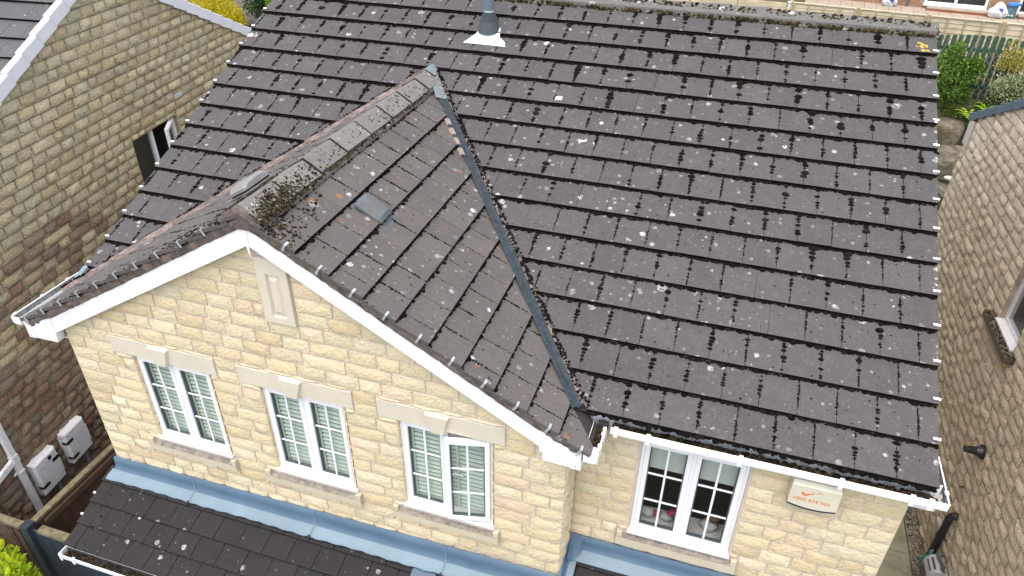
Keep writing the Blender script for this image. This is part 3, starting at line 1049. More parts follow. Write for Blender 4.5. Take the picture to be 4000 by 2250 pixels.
moss_on(FR, tj, G, 0.0, in_main, range(0, 15), 0, WD, .96, 1.0, mo, heavy=lambda u, v: .75 + .45 * min(1, max(0, (v - 1.0) / 3.0)) * (1 if u < 3.5 else .55) + .1)
put('moss', mo.mesh('moss'), M['moss'], main_roof, 'stuff')

FGR = Frame((XE, YV, ZE), (0, 1, 0), (-cP, 0, sP), (sP, 0, cP))
FGL = Frame((XLE, YV, ZE), (0, 1, 0), (cP, 0, sP), (-sP, 0, cP))
N0G = -.014
GV = .055
# u <= (ZE+v*sP)/TT - YV - GV
def cut_gable(poly, k):
    q = clip(poly, 1.0, -sP / TT, ZE / TT - YV - GV)
    q = clip(q, 0, 1, (XG - XE) * -1 / cP - .02)
    return [q] if len(q) >= 3 else []
def in_gable(u, v): return 0 < u < (ZE + v * sP) / TT - YV - GV - .01 and v < -(XG - XE) / cP - .16
vmax = -(XG - XE) / cP
gr = MB(FGR); gr.add([(.01, 0, -.03), (.01, vmax, -.03), (3.9, vmax, -.03), (.35, 0, -.03)], [(0, 1, 2, 3)])
gable_roof = gr.put('gable_roof', M['felt'], house)
gl_ = MB(FGL); gl_.add([(.01, 0, -.03), (.01, vmax, -.03), (3.9, vmax, -.03), (.35, 0, -.03)], [(0, 1, 2, 3)])
gl_.put('left_slope', M['felt'], gable_roof)
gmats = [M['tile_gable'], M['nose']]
offg = lambda k: 0 if k % 2 == 0 else -CW / 2 + .01
t2, j2 = tile_field(FGR, 0, 4.3, range(0, 11), G2, CW, N0G, offg, cut_gable, gable_roof, gmats, gap=.003)
t3, j3 = tile_field(FGL, 0, 4.3, range(0, 11), G2, CW, N0G, offg, cut_gable, gable_roof, gmats, gap=.003)
mo = MB()
moss_on(FGR, j2, G2, N0G, in_gable, range(1, 11), 0, 4.2, .78, .7, mo, .018)
moss_on(FGL, j3, G2, N0G, in_gable, range(0, 11), 0, 4.2, .9, .9, mo, .024)
put('moss', mo.mesh('moss'), M['moss'], gable_roof, 'stuff')

# canopy roofs over the bays below
A3 = math.radians(24)
c3, s3 = math.cos(A3), math.sin(A3)
G3 = .2465
LX = -8.105
# left canopy: plane through y=YG, z=-2.19 ; nose of row 0 at y=-1.15
ZL0 = -2.19 + (-1.15 - YG) * math.tan(A3)
FC = Frame((LX, -1.15, ZL0), (1, 0, 0), (0, c3, s3), (0, -s3, c3))
cm = MB(FC); cm.add([(0.01, 0, -.025), (5.33, 0, -.025), (5.33, .95, -.025), (0.01, .95, -.025)], [(0, 1, 2, 3)])
canopy = cm.put('canopy_roof', M['felt'], house)
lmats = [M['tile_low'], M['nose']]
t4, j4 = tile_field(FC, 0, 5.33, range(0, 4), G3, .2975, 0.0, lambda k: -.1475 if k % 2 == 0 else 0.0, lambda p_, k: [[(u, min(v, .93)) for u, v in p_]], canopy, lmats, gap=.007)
FC2 = Frame((XRC, -.78, -1.86 + (-.78 - YM) * math.tan(A3)), (1, 0, 0), (0, c3, s3), (0, -s3, c3))
cm = MB(FC2); cm.add([(0.0, 0, -.025), (2.66, 0, -.025), (2.66, .95, -.025), (0.0, .95, -.025)], [(0, 1, 2, 3)])
canopy2 = cm.put('porch_roof', M['felt'], house)
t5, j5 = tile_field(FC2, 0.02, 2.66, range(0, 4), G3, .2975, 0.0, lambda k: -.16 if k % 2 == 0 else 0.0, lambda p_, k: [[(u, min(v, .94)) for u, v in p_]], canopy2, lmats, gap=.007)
mo = MB()
for k, u in j4:
    if R_() < .45:
        for _ in range(random.randint(1, 5)):
            v = (k + R_()) * G3; r = U_(.003, .009)
            if v < .8: mo.clump(FC, u, v, tile_top(v, k * G3, G3, 0) - .001, r, r * .6, 1.6)
for _ in range(12):
    k = random.choice((0, 1, 2)); v = (k + R_()) * G3
    mo.clump(FC, .2 + U_(-.05, .05), v, tile_top(v, k * G3, G3, 0), U_(.004, .012), .008)
put('moss', mo.mesh('moss'), M['moss'], canopy, 'stuff')
build_tiles(tc + t2 + t3 + t4 + t5, 300, 'roof_tiling', main_roof)

# ridge tiles: angular, butted with mortar
def ridge(F, L, n, wing, half, mats, parent, skip=0, thick=.016, step=.014):
    """F: U along the ridge, V horizontally across, N up; origin on the crest line"""
    hh = wing * math.sin(half)
    ww = wing * math.cos(half)
    for i in range(n):
        u0, u1 = i * L + .010, (i + 1) * L - .008
        dz, dy = U_(-.009, .009), U_(-.008, .008)
        mb = MB(F)
        vs_ = []
        for u, lift in ((u0, step), (u1, 0)):
            vs_ += [(u, -ww + dy, -hh + dz + lift), (u, -.022 + dy, -.010 + dz + lift), (u, dy, dz + lift), (u, .022 + dy, -.010 + dz + lift), (u, ww + dy, -hh + dz + lift),
                    (u, ww + dy - .004, -hh + dz - thick + lift), (u, dy, dz - thick * 1.2 + lift), (u, -ww + dy + .004, -hh + dz - thick + lift)]
        fs = [(0, 1, 2, 6, 7), (2, 3, 4, 5, 6), (8, 15, 14, 10, 9), (10, 14, 13, 12, 11)]
        for a in range(8):
            b = (a + 1) % 8
            fs.append((a, 8 + a, 8 + b, b))
        mb.add(vs_, fs)
        rt_ = mb.put('ridge_tile', mats, parent)
        if i > 0:
            jb = MB(F)
            h2 = hh + .004
            a0, a1 = u0 - .020, u0 - .002
            for q0, q1 in ((-1, 0), (0, 1)):
                jb.add([(a, ww * s_ + dy, (-h2 if s_ else 0) + dz + .006) for a, s_ in ((a0, q0), (a1, q0), (a1, q1), (a0, q1))], [(0, 1, 2, 3)])
            jb.put('ridge_joint_shade', M['nose'], rt_)  # dark strip standing in for the shadowed gap between ridge tiles
FRI = Frame((XG, YV + .02, 1.628), (0, 1, 0), (1, 0, 0), (0, 0, 1))
ridge(FRI, .476, 8, .205, PH + .02, M['ridge'], gable_roof)
ZRI = 5.36 * sT + .018
FRM = Frame((.03, 5.36 * cT, ZRI), (-1, 0, 0), (0, 1, 0), (0, 0, 1))
ridge(FRM, .45, 18, .25, TH + .06, M['ridge_main'], main_roof)
# mortar under the ridges
mb = MB()
for sgn in (-1, 1):
    a0, a1 = XG + sgn * .168, XG + sgn * .196
    z0 = lambda x: ZA + .012 - TP * abs(x - XG)
    mb.add([(a0, YV + .015, z0(a0) + .012), (a1, YV + .015, z0(a1) + .004), (a1, 3.35, z0(a1) + .004), (a0, 3.35, z0(a0) + .012), (a0, YV + .015, z0(a0) - .03), (a1, YV + .015, z0(a1) - .02), (a1, 3.35, z0(a1) - .02), (a0, 3.35, z0(a0) - .03)],
           [(0, 1, 2, 3), (0, 4, 5, 1), (1, 5, 6, 2), (3, 7, 4, 0)])
# the open front end of the ridge, packed with mortar
mb.prism([(XG - .21, 1.43), (XG + .21, 1.43), (XG + .17, 1.535), (XG + .05, 1.615), (XG, 1.632), (XG - .05, 1.615), (XG - .17, 1.535)], 0, 1)
n_ = 14
for i in range(len(mb.v) - n_, len(mb.v)):
    q = mb.v[i]; mb.v[i] = Vector((q.x, YV + .025 + q.z * .1 + U_(-.004, .004), q.y))
mb.put('ridge_mortar', M['bedding'], gable_roof)
mb = MB()
yb_ = 5.19 * cT; zb_ = 5.19 * sT
mb.add([(0, yb_ - .05, zb_ - .03), (-WD, yb_ - .05, zb_ - .03), (-WD, yb_ - .035, zb_ + .035), (0, yb_ - .035, zb_ + .035), (0, yb_ + .1, zb_ + .08), (-WD, yb_ + .1, zb_ + .08)], [(0, 1, 2, 3), (3, 2, 5, 4)])
mb.add([(.028, 5.36 * cT - .2, ZRI - .14), (.028, 5.36 * cT + .2, ZRI - .14), (.028, 5.36 * cT, ZRI - .03)], [(0, 1, 2)])
mb.put('ridge_mortar', M['ridge_main'], main_roof)
# moss on the ridges
mo = MB()
FW1 = Frame(FRM.O, (-1, 0, 0), (0, -math.cos(TH + .06), -math.sin(TH + .06)), (0, -math.sin(TH + .06), math.cos(TH + .06)))
for i in range(18):
    cu = i * .45
    for _ in range(int(U_(110, 230))):
        u = cu + min(.44, max(.01, random.gauss(U_(.15, .33), .09))); v = min(.24, max(.03, random.gauss(.16, .06)))
        r = U_(.007, .026)
        mo.clump(FW1, u, v, .016, r, r * .7)
    for _ in range(26):
        u = cu + U_(0, .45); r = U_(.008, .028)
        mo.clump(FW1, u, .24 + U_(-.01, .03), -.01, r, r)
FW2 = Frame(FRI.O, (0, 1, 0), (math.cos(PH + .02), 0, -math.sin(PH + .02)), (math.sin(PH + .02), 0, math.cos(PH + .02)))
FW3 = Frame(FRI.O, (0, 1, 0), (-math.cos(PH + .02), 0, -math.sin(PH + .02)), (-math.sin(PH + .02), 0, math.cos(PH + .02)))
for i in range(1, 8):
    for F_ in (FW2, FW3):
        for _ in range(14):
            mo.clump(F_, i * .476 + U_(-.008, .008), U_(0, .21), -.006, U_(.006, .011), .012)
for _ in range(800):
    u = abs(random.gauss(0, .38)); v = min(.24, max(.02, random.gauss(.15, .06)))
    r = U_(.005, .015)
    mo.clump(FW2, u, v, .013, r, r * .5)
for _ in range(170):
    u = U_(.3, 3.3); r = U_(.004, .010)
    mo.clump(FW2, u, U_(.02, .19), .008, r, r * .6)
    mo.clump(FW2, u, .2 + U_(-.006, .02), -.006, r * 1.6, r)
    mo.clump(FW2, U_(.3, 3.3), .2 + U_(-.006, .03), -.006, r * 1.6, r)
for _ in range(160):
    u = abs(random.gauss(0, .5)); v = U_(.06, .24)
    mo.clump(FW3, u, v, .013, U_(.006, .017), .012)
for _ in range(260):
    u = abs(random.gauss(0, .28)); v = vmax - .16 - abs(random.gauss(0, .16)); r = U_(.006, .018)
    mo.clump(FGR, u + .02, v, tile_top(v, math.floor(v / G2) * G2, G2, N0G), r, r * .6)
    if R_() < .6:
        u = U_(0, .3); v = vmax - .2 - abs(random.gauss(0, .55))
        mo.clump(FGL, u + .01, v, tile_top(v, math.floor(v / G2) * G2, G2, N0G), r, r * .7)
put('moss', mo.mesh('moss'), M['moss_green'], main_roof, 'stuff')
M['yellow_lichen'] = simple('yellow lichen', (.55, .36, .02), .9, .25, 60, .5, 90)
mo = MB()
for _ in range(26):
    v = 4.83 + U_(.02, .17)
    mo.clump(FR, .145 + random.gauss(0, .022) + (v - 4.92) * .25, v, tile_top(v, 4.83, G, 0) - .001, U_(.008, .018), .005)
put('lichen', mo.mesh('lichen'), M['yellow_lichen'], main_roof, 'stuff')

# ------------------------------------------------------------------ valleys
def line_pts(n, side):
    """points up the right (+1) or left (-1) valley"""
    out = []
    for i in range(n + 1):
        z = .0 + (ZA + .0) * i / n
        x = XE - (z - ZE) / TP if side > 0 else XLE + (z - ZE) / TP
        out.append(Vector((x, z / TT, z)))
    return out
NM = Vector((0, -sT, cT)); NR = Vector((sP, 0, cP)); NL = Vector((-sP, 0, cP))
pts = line_pts(16, 1)
d = (pts[-1] - pts[0]).normalized()
a_m = NM.cross(d); a_m = a_m if a_m.x > 0 else -a_m          # away from the valley on the main slope
a_g = NR.cross(d); a_g = a_g if a_g.y < 0 else -a_g          # away from it on the gable slope
mb = MB()
for i, q in enumerate(pts):
    w = U_(-.003, .003)
    mb.v += [q + a_g * (.085 + w) + NR * .022, q + a_g * .040 + NR * .030, q + NM * .022, q + a_m * (.040 + w) + NM * .034]
for i in range(len(pts) - 1):
    for k in range(3):
        mb.f.append([i * 4 + k, i * 4 + k + 1, i * 4 + 5 + k, i * 4 + 4 + k]); mb.mi.append(0)
valley = mb.put('valley', M['lead_valley'], house, smooth=True)
mb = MB()
for i in range(44):
    t0, t1 = i / 44, (i + 1) / 44 - U_(.001, .004)
    q0, q1 = pts[0].lerp(pts[-1], t0), pts[0].lerp(pts[-1], t1)
    w0, w1 = .040 + U_(-.004, .003), .066 + U_(-.014, .012)
    mb.add([q0 + a_m * w0 + NM * .026, q0 + a_m * w1 + NM * .032, q1 + a_m * w1 + NM * .032, q1 + a_m * w0 + NM * .026,
            q0 + a_m * w0 + NM * .0, q0 + a_m * w1 + NM * .0, q1 + a_m * w1 + NM * .0, q1 + a_m * w0 + NM * .0],
           [(0, 1, 2, 3), (0, 4, 5, 1), (2, 6, 7, 3), (0, 3, 7, 4)])
mb.put('valley_mortar', M['bedding'], valley)
# the patch of bare bedding where a tile edge has slipped
mb = MB()
for i in range(4):
    q = pts[0].lerp(pts[-1], .80 - .035 * i)
    r = pts[0].lerp(pts[-1], .80 - .035 * i - .022)
    mb.add([q + a_g * .06 + NR * .026, q + a_g * .105 + NR * .026, r + a_g * .105 + NR * .026, r + a_g * .06 + NR * .026, q + a_g * .05, q + a_g * .115, r + a_g * .115, r + a_g * .05],
           [(0, 1, 2, 3), (0, 4, 5, 1), (2, 6, 7, 3), (0, 3, 7, 4), (1, 5, 6, 2)])
mb.put('bare_bedding', simple('pale bedding', (.27, .215, .18), .95, .2, 20, .4), valley)
lp = line_pts(16, -1)
dl = (lp[-1] - lp[0]).normalized()
a_ml = NM.cross(dl); a_ml = a_ml if a_ml.x < 0 else -a_ml
a_gl = NL.cross(dl); a_gl = a_gl if a_gl.y < 0 else -a_gl
mb = MB()
t0 = 0.0
while t0 < .99:
    t1 = min(1, t0 + U_(.012, .05))
    q0, q1 = lp[0].lerp(lp[-1], t0), lp[0].lerp(lp[-1], t1 + .002)
    t0 = t1 + U_(-.001, .003)
    w, w2 = U_(-.014, .010), U_(-.014, .010)
    hh_ = .036 + U_(-.008, .003)
    mb.add([q0 + a_gl * .05 + NM * .012, q0 + a_ml * (.050 + w) + NM * hh_, q1 + a_ml * (.050 + w2) + NM * hh_, q1 + a_gl * .05 + NM * .012,
            q0 + a_gl * .05 - NM * .02, q0 + a_ml * .05 - NM * .02, q1 + a_ml * .05 - NM * .02, q1 + a_gl * .05 - NM * .02],
           [(0, 1, 2, 3), (0, 4, 5, 1), (2, 6, 7, 3), (1, 5, 6, 2)])
mb.put('valley_mortar', M['bedding'], valley)
# dark moss along both valley edges
mo = MB()
FVm = Frame(pts[0], d, a_m, NM); LV = (pts[-1] - pts[0]).length
for _ in range(620):
    u = U_(0, LV); r = U_(.005, .012)
    mo.clump(FVm, u, .066 + U_(-.02, .026), .028, r * 1.4, r)
for _ in range(160):
    u = U_(0, LV); r = U_(.003, .009)
    mo.clump(FVm, u, -.002 - U_(0, .02), .012, r * 1.2, r)
FVl = Frame(lp[0], dl, a_ml, NM)
for _ in range(420):
    u = U_(0, LV); r = U_(.005, .014)
    mo.clump(FVl, u, .066 + U_(-.012, .014), .020, r * 1.3, r)
put('moss', mo.mesh('moss'), M['moss'], valley, 'stuff')
# lead saddle at the head
mb = MB()
q = pts[-1]
for k, (f_, w) in enumerate(((.985, -.06), (.95, -.045), (.91, -.03), (.875, -.02))):
    c_ = pts[0].lerp(pts[-1], f_)
    mb.v += [c_ + a_g * (.11 + .02 * (k % 2)) + NR * .030, c_ + a_g * .04 + NR * .035, c_ + NM * .036, c_ + a_m * (.035 + .012 * (k % 2)) + NM * .042]
for i in range(3):
    for k in range(3):
        mb.f.append([i * 4 + k, i * 4 + k + 1, i * 4 + 5 + k, i * 4 + 4 + k]); mb.mi.append(0)
o = Vector((XG, 3.20, 1.652))
mb.add([o + Vector((-.03, .06, -.02)), o + Vector((0, .06, -.004)), o + Vector((.12, .06, -.066)), o + Vector((-.02, .24, -.02)), o + Vector((.0, .25, .006)), o + Vector((.08, .24, -.03))], [(0, 1, 4, 3), (1, 2, 5, 4)])
mb.put('lead_saddle', M['lead_saddle'], valley)
# mortar fillet round the head of the gable ridge
mb = MB()
for k in range(10):
    t = k / 10
    for p0, p1, am in ((lp[-1], lp[0], a_ml), (pts[-1], pts[0], a_m)):
        c_ = p0.lerp(p1, t * .12)
        mb.blob(c_ + am * .035 + NM * .03, .03, 1, 1, .5, 6, 4, .3)
mb.put('head_mortar', M['bedding'], valley)

# ------------------------------------------------------------------ bargeboards, box ends, verge bedding, clips
mb = MB()
t = lambda x: ZB - TP * abs(x - XG)
xl_, xr_ = -8.03, -2.99
mb2 = MB()
for (xa, xb) in ((xl_, XG), (XG, xr_)):
    poly = [(xa, t(xa) - DB), (xb, t(xb) - DB), (xb, t(xb)), (xa, t(xa))]
    m_ = MB()
    n = len(poly)
    m_.add([(x, YB, z) for x, z in poly] + [(x, YB + .024, z) for x, z in poly], [(0, 1, 2, 3), (7, 6, 5, 4), (0, 4, 5, 1), (1, 5, 6, 2), (2, 6, 7, 3), (3, 7, 4, 0)])
    # soffit strip back to the wall
    m_.add([(xa, YB + .024, t(xa) - DB + .006), (xb, YB + .024, t(xb) - DB + .006), (xb, YG - .0, t(xb) - DB + .006), (xa, YG - .0, t(xa) - DB + .006)], [(0, 1, 2, 3)])
    bb = m_.put('bargeboard', M['pvc'], house)
mb = MB()
zj = t(XG)
mb.add([(XG - .012, YB - .006, zj - .03), (XG + .022, YB - .006, zj - .03), (XG + .016, YB - .006, zj - DB - .01), (XG + .012, YB - .006, zj - DB - .12), (XG - .008, YB - .006, zj - DB - .01),
        (XG - .012, YB + .001, zj - .03), (XG + .022, YB + .001, zj - .03), (XG + .016, YB + .001, zj - DB - .01), (XG + .012, YB + .001, zj - DB - .12), (XG - .008, YB + .001, zj - DB - .01)],
       [(0, 4, 3, 2, 1), (0, 1, 6, 5), (1, 2, 7, 6), (2, 3, 8, 7), (3, 4, 9, 8), (4, 0, 5, 9)])
mb.put('joint_cover', M['pvc'], house)
def box_end(poly, y0, y1, plate):
    m_ = MB()
    n = len(poly)
    m_.add([(x, y0, z) for x, z in poly] + [(x, y1, z) for x, z in poly], [tuple(range(n)), tuple(range(2 * n - 1, n - 1, -1))] + [(i, n + i, n + (i + 1) % n, (i + 1) % n) for i in range(n)])
    b_ = m_.put('box_end', M['pvc'], house)
    m_ = MB()
    xa, xb, za, zb = plate
    m_.add([(x, y0 - .006, z) for x, z in ((xa, za), (xb, za), (xb, zb), (xa, zb - .03))] + [(x, y0 + .002, z) for x, z in ((xa, za), (xb, za), (xb, zb), (xa, zb - .03))],
           [(0, 1, 2, 3), (0, 4, 5, 1), (1, 5, 6, 2), (2, 6, 7, 3), (3, 7, 4, 0)])
    m_.put('end_plate', M['pvc'], b_)
    for z in (za + .04, zb - .05):
        m_ = MB(); m_.tube([((xa + xb) / 2, y0 - .012, z), ((xa + xb) / 2, y0 - .004, z)], .007, 8); m_.put('screw_cap', M['steel'], b_)
    return b_
box_end([(-8.395, -.133), (-8.391, -.339), (-8.037, -.329), (-8.012, -.205), (-8.02, t(-8.02) + .0), (-8.065, -.045)], YB - .008, YG + .003, (-8.394, -8.315, -.338, -.095))
be = box_end([(-2.999, .002), (-2.999, -.205), (-2.975, -.205), (-2.975, -.312), (-2.643, -.322), (-2.648, -.127)], YB - .008, YG + .003, (-2.735, -2.645, -.321, -.10))
mb = MB()
mb.box(-3.003, -2.955, YB - .012, YB + .01, -.215, .012)
mb.put('end_plate', M['pvc'], be)
# eaves boxing along both gable eaves and the main eave
mb = MB()
mb.box(-8.395, -7.965, YG, 3.0, -.335, -.322); mb.put('soffit', M['pvc'], house)
mb = MB(); mb.box(-8.395, -8.375, YG, 3.0, -.321, -.13); mb.put('fascia', M['pvc'], house)
mb = MB(); mb.box(-2.668, -2.655, YG + .004, YM, -.307, -.12); mb.put('fascia', M['pvc'], house)
mb = MB()
mb.box(-2.79, -2.655, YG + .004, YM - .04, -.32, -.308)
mb.put('soffit', M['pvc'], house)
mb = MB(); mb.box(-2.65, .045, .062, YM - .032, -.165, -.155); mb.put('soffit', M['pvc'], house)
mb = MB(); mb.box(-2.65, .045, .058, .064, -.155, -.01); mb.put('fascia', M['pvc_old'], house)
mb = MB(); mb.box(-.14, .035, -.012, .05, -.225, -.165); mb.put('box_end', M['pvc_old'], house)

# bedding between bargeboard and verge tiles
for sg in (-1, 1):
    m_ = MB()
    n = 70
    for i in range(n + 1):
        f_ = i / n
        dx = .02 + f_ * (2.86 if sg > 0 else 2.86)
        x = XG + sg * dx
        zt = ZA - TP * dx + (N0G - .004) / cP
        zb = t(x) - .002
        y = YV + .022 + U_(-.005, .005)
        m_.v += [Vector((x, y + .012, zb)), Vector((x, y + U_(-.004, .004), (zt + zb) / 2)), Vector((x, y + .006, zt)), Vector((x, y + .12, zt))]
    for i in range(n):
        for k in range(3):
            m_.f.append([i * 4 + k, i * 4 + 4 + k, i * 4 + 5 + k, i * 4 + 1 + k]); m_.mi.append(0)
    m_.put('verge_bedding', M['bedding'], house)
mo = MB()
FVE = Frame((0, YV + .012, 0), (1, 0, 0), (0, 0, 1), (0, -1, 0))
for _ in range(420):
    sg = random.choice((-1, -1, 1)); dx = U_(.1, 2.85); x = XG + sg * dx
    zt = ZA - TP * dx + N0G - .006
    r = U_(.004, .012)
    mo.clump(FVE, x, zt + U_(-.02, .012), -.004, r * 1.4, r)
put('moss', mo.mesh('moss'), M['moss'], house, 'stuff')
def clip_piece(F, u, v, n, L, w, drop, mat, par):
    """tile clip: a strap lying up the tile edge and turned down over it"""
    m_ = MB(F)
    m_.box(u - .004, u + L, v - w / 2, v + w / 2, n, n + .004)
    m_.box(u - .010, u - .0045, v - w / 2, v + w / 2, n - drop, n + .004)
    m_.put('verge_clip', mat, par)
for k in range(0, 10):
    clip_piece(FGR, .0, k * G2 + .09, tile_top(k * G2 + .09, k * G2, G2, N0G) + .003, .045, .020, .06, M['steel'], gable_roof)
    clip_piece(FGL, .0, k * G2 + .09, tile_top(k * G2 + .09, k * G2, G2, N0G) + .003, .03, .018, .06, M['steel'], gable_roof)
for k in range(1, 15):
    clip_piece(FR, 0, k * G + .045, tile_top(k * G + .045, k * G, G, 0) + .003, .046, .020, .012, M['pvc'], main_roof)
    FRX = Frame((-WD, 0, 0), (1, 0, 0), FR.V, FR.N)
    clip_piece(FRX, 0, k * G + .045, tile_top(k * G + .045, k * G, G, 0) + .003, .036, .020, .012, M['pvc'], main_roof)
for k in (1, 2):
    clip_piece(FC, 0, k * G3 + .10, .026, .022, .022, .012, M['pvc_old'], canopy)

# ------------------------------------------------------------------ gutters
def channel(path, w, h, mat, mat_in, parent, rim=.011, ends=(1, 1)):
    """square gutter along a level polyline; the path is the outer rim, the trough lies to its left"""
    mb = MB()
    n = len(path)
    P_ = [Vector(q) for q in path]
    dirs = [(P_[i + 1] - P_[i]).normalized() for i in range(n - 1)]
    left = [Vector((-d_.y, d_.x, 0)) for d_ in dirs]
    prof = [(0, 0), (rim, 0), (rim, -.008), (.006, -.010), (.010, -h + .012), (.022, -h + .006), (w - .006, -h + .006), (w - .004, 0), (w, 0), (w, -h), (.020, -h), (0.003, -h + .016)]
    rows = []
    for i in range(n):
        if i == 0: m_ = left[0]; s_ = 1
        elif i == n - 1: m_ = left[-1]; s_ = 1
        else:
            m_ = (left[i - 1] + left[i]).normalized(); s_ = 1 / max(.3, m_.dot(left[i]))
        rows.append([P_[i] + m_ * (a * s_) + Vector((0, 0, b)) for a, b in prof])
    k = len(prof)
    b0 = len(mb.v)
    for r in rows: mb.v += r
    for i in range(n - 1):
        for j in range(k):
            a, b = b0 + i * k + j, b0 + i * k + (j + 1) % k
            mb.f.append([a, b, b + k, a + k]); mb.mi.append(1 if j in (3, 4, 5, 6) else 0)
    for i, e in ((0, ends[0]), (n - 1, ends[1])):
        if e:
            r = rows[i]; dd = dirs[0] if i == 0 else -dirs[-1]
            q = [r[0], r[8], r[9], r[10], r[11]]
            b = len(mb.v)
            mb.v += q + [x + dd * .006 for x in q]
            mb.f += [[b, b + 1, b + 2, b + 3, b + 4], [b + 9, b + 8, b + 7, b + 6, b + 5]] + [[b + j, b + 5 + j, b + 5 + (j + 1) % 5, b + (j + 1) % 5] for j in range(5)]
            mb.mi += [0] * 7
    return mb.put('gutter', [mat, mat_in], parent)
def bracket(g, q, d_, w=.034, h=.09):
    """clip over the rim of a gutter"""
    d_ = Vector(d_).normalized(); l_ = Vector((-d_.y, d_.x, 0))
    Fb = Frame(q, d_, l_, (0, 0, 1))
    m_ = MB(Fb)
    m_.box(-w / 2, w / 2, -.007, .022, -.004, .008); m_.box(-w / 2, w / 2, -.007, -.0005, -h, -.004)
    m_.put('gutter_bracket', M['pvc'], g)
ZG = -.075
main_g = channel([(-2.475, -.062, ZG), (.098, -.062, ZG), (.098, .46, ZG)], .118, .088, M['pvc'], M['gutter_in'], house, ends=(0, 1))
for x in (-2.43, -2.16, -1.42, -.66, -.155): bracket(main_g, (x, -.062, ZG), (1, 0, 0))
bracket(main_g, (-.025, -.062, ZG), (1, 0, 0)); bracket(main_g, (.098, .06, ZG), (0, 1, 0))
ZG2 = -.105
gg = channel([(-2.515, YV + .005, ZG2), (-2.515, .05, ZG2)], .115, .085, M['pvc'], M['gutter_in'], house, ends=(1, 0))
for y in (YV + .03, -.26, -.12, -.06): bracket(gg, (-2.515, y, ZG2), (0, 1, 0))
mb = MB(); mb.box(-2.625, -2.522, YV + .03, YV + .12, ZG2 - .055, ZG2 - .012); mb.put('gutter_union', M['pvc'], gg)
mb = MB(); mb.box(-2.59, -2.50, -.03, .02, ZG2 - .03, ZG2 + .02); mb.put('gutter_angle', simple('dark gutter end', (.03, .03, .032), .6), gg)
lg = channel([(-8.475, 1.05, -.115), (-8.475, YV + .03, -.115)], .10, .085, M['pvc'], M['gutter_in'], house, ends=(0, 1)) if False else channel([(-8.44 - .115, 1.1, -.125), (-8.44 - .115, YV + .03, -.125)], .115, .085, M['pvc'], M['gutter_in'], house, ends=(0, 1))
for y in (YV + .08, .02, .36, .66): bracket(lg, (-8.555, y, -.125), (0, -1, 0))
mb = MB()
mb.add([(-8.50, .55, -.06), (-8.25, .62, .02), (-8.16, .40, .05), (-8.33, .15, -.06), (-8.46, .35, -.10)], [(0, 1, 2, 3, 4)])
mb.put('valley_outlet', M['lead_pale'], valley)
# debris in the gutters
def debris(parent, x0, x1, y0, y1, z, n, r0, r1, mat, name='gutter_debris'):
    m_ = MB()
    Fz = Frame((0, 0, z), (1, 0, 0), (0, 1, 0), (0, 0, 1))
    for _ in range(n):
        r = U_(r0, r1)
        m_.clump(Fz, U_(x0, x1), U_(y0, y1), U_(-.004, .012), r, r * U_(.5, .9))
    put(name, m_.mesh(name), mat, parent, 'stuff')
debris(main_g, -2.45, -1.35, -.04, .045, ZG - .060, 520, .010, .024, M['debris'])
debris(main_g, -2.45, .02, .0, .05, ZG - .055, 420, .012, .024, M['debris'])  # back row of debris, also standing in for the shade below the tiles
debris(main_g, -1.5, .06, -.045, .04, ZG - .080, 110, .004, .012, M['debris'])
debris(gg, -2.61, -2.53, YV + .12, .0, ZG2 - .06, 130, .008, .020, M['debris'])
M['lime'] = simple('fallen lime mortar', (.52, .50, .46), .95, .3, 20, .7, 60, dirt=(.10, .08, .065), dirt_amt=.8, dscale=14)
m_ = MB()
for _ in range(36):
    m_.blob((U_(-.10, .07), U_(-.03, .10), ZG - .062 + U_(-.008, .006)), U_(.012, .03), 1, 1, .6, 6, 4, .35)
for _ in range(16):
    m_.blob((U_(.02, .08), U_(.10, .42), ZG - .068), U_(.008, .02), 1, 1.2, .6, 6, 4, .35)
put('gutter_rubble', m_.mesh('gutter_rubble'), M['lime'], main_g, 'stuff')
mo = MB()
Fm_ = Frame((0, -.006, .008), (1, 0, 0), (0, 0, 1), (0, -1, 0))
for _ in range(330):
    x = U_(-2.45, -.02); r = U_(.004, .011)
    mo.clump(Fm_, x, U_(-.012, .012), 0, r * 1.5, r)
put('moss', mo.mesh('moss'), M['moss'], main_roof, 'stuff')

# canopy gutter at the lower left
zc = ZL0 - .055
cg = channel([(-8.13, -1.245, zc), (-4.5, -1.245, zc)], .115, .075, M['pvc'], simple('dark gutter inside', (.05, .045, .04), .8, .4, 20), house, ends=(1, 0))
for x in (-8.10, -7.93, -7.0): bracket(cg, (x, -1.245, zc), (1, 0, 0), .03, .08)
mb = MB(); mb.box(-8.134, -8.126, -1.24, -1.12, zc - .06, zc + .004); mb.put('stop_end', M['pvc'], cg)
debris(cg, -8.1, -5.2, -1.22, -1.145, zc - .045, 700, .005, .014, M['debris'])
# masonry under the canopy
mb = MB(); mb.box(-7.62, -2.8, -1.10, YG, GROUND, -2.72); mb.put('bay_wall', M['mortar'], house)
FB = Frame((0, -1.10, 0), (1, 0, 0), (0, 0, 1), (0, -1, 0))
bw_ = [(q, r, FB, .03, house) for q, r in layout(-7.62, -5.6, -4.0, -2.74, CH, ZREF, [], .19, .36)]
build_stones(bw_, 0, 'stonework', house, M['stone'])
mb = MB(); mb.box(-2.7, -.15, -.72, YM, GROUND, -2.35); mb.put('porch_wall', M['mortar'], house)

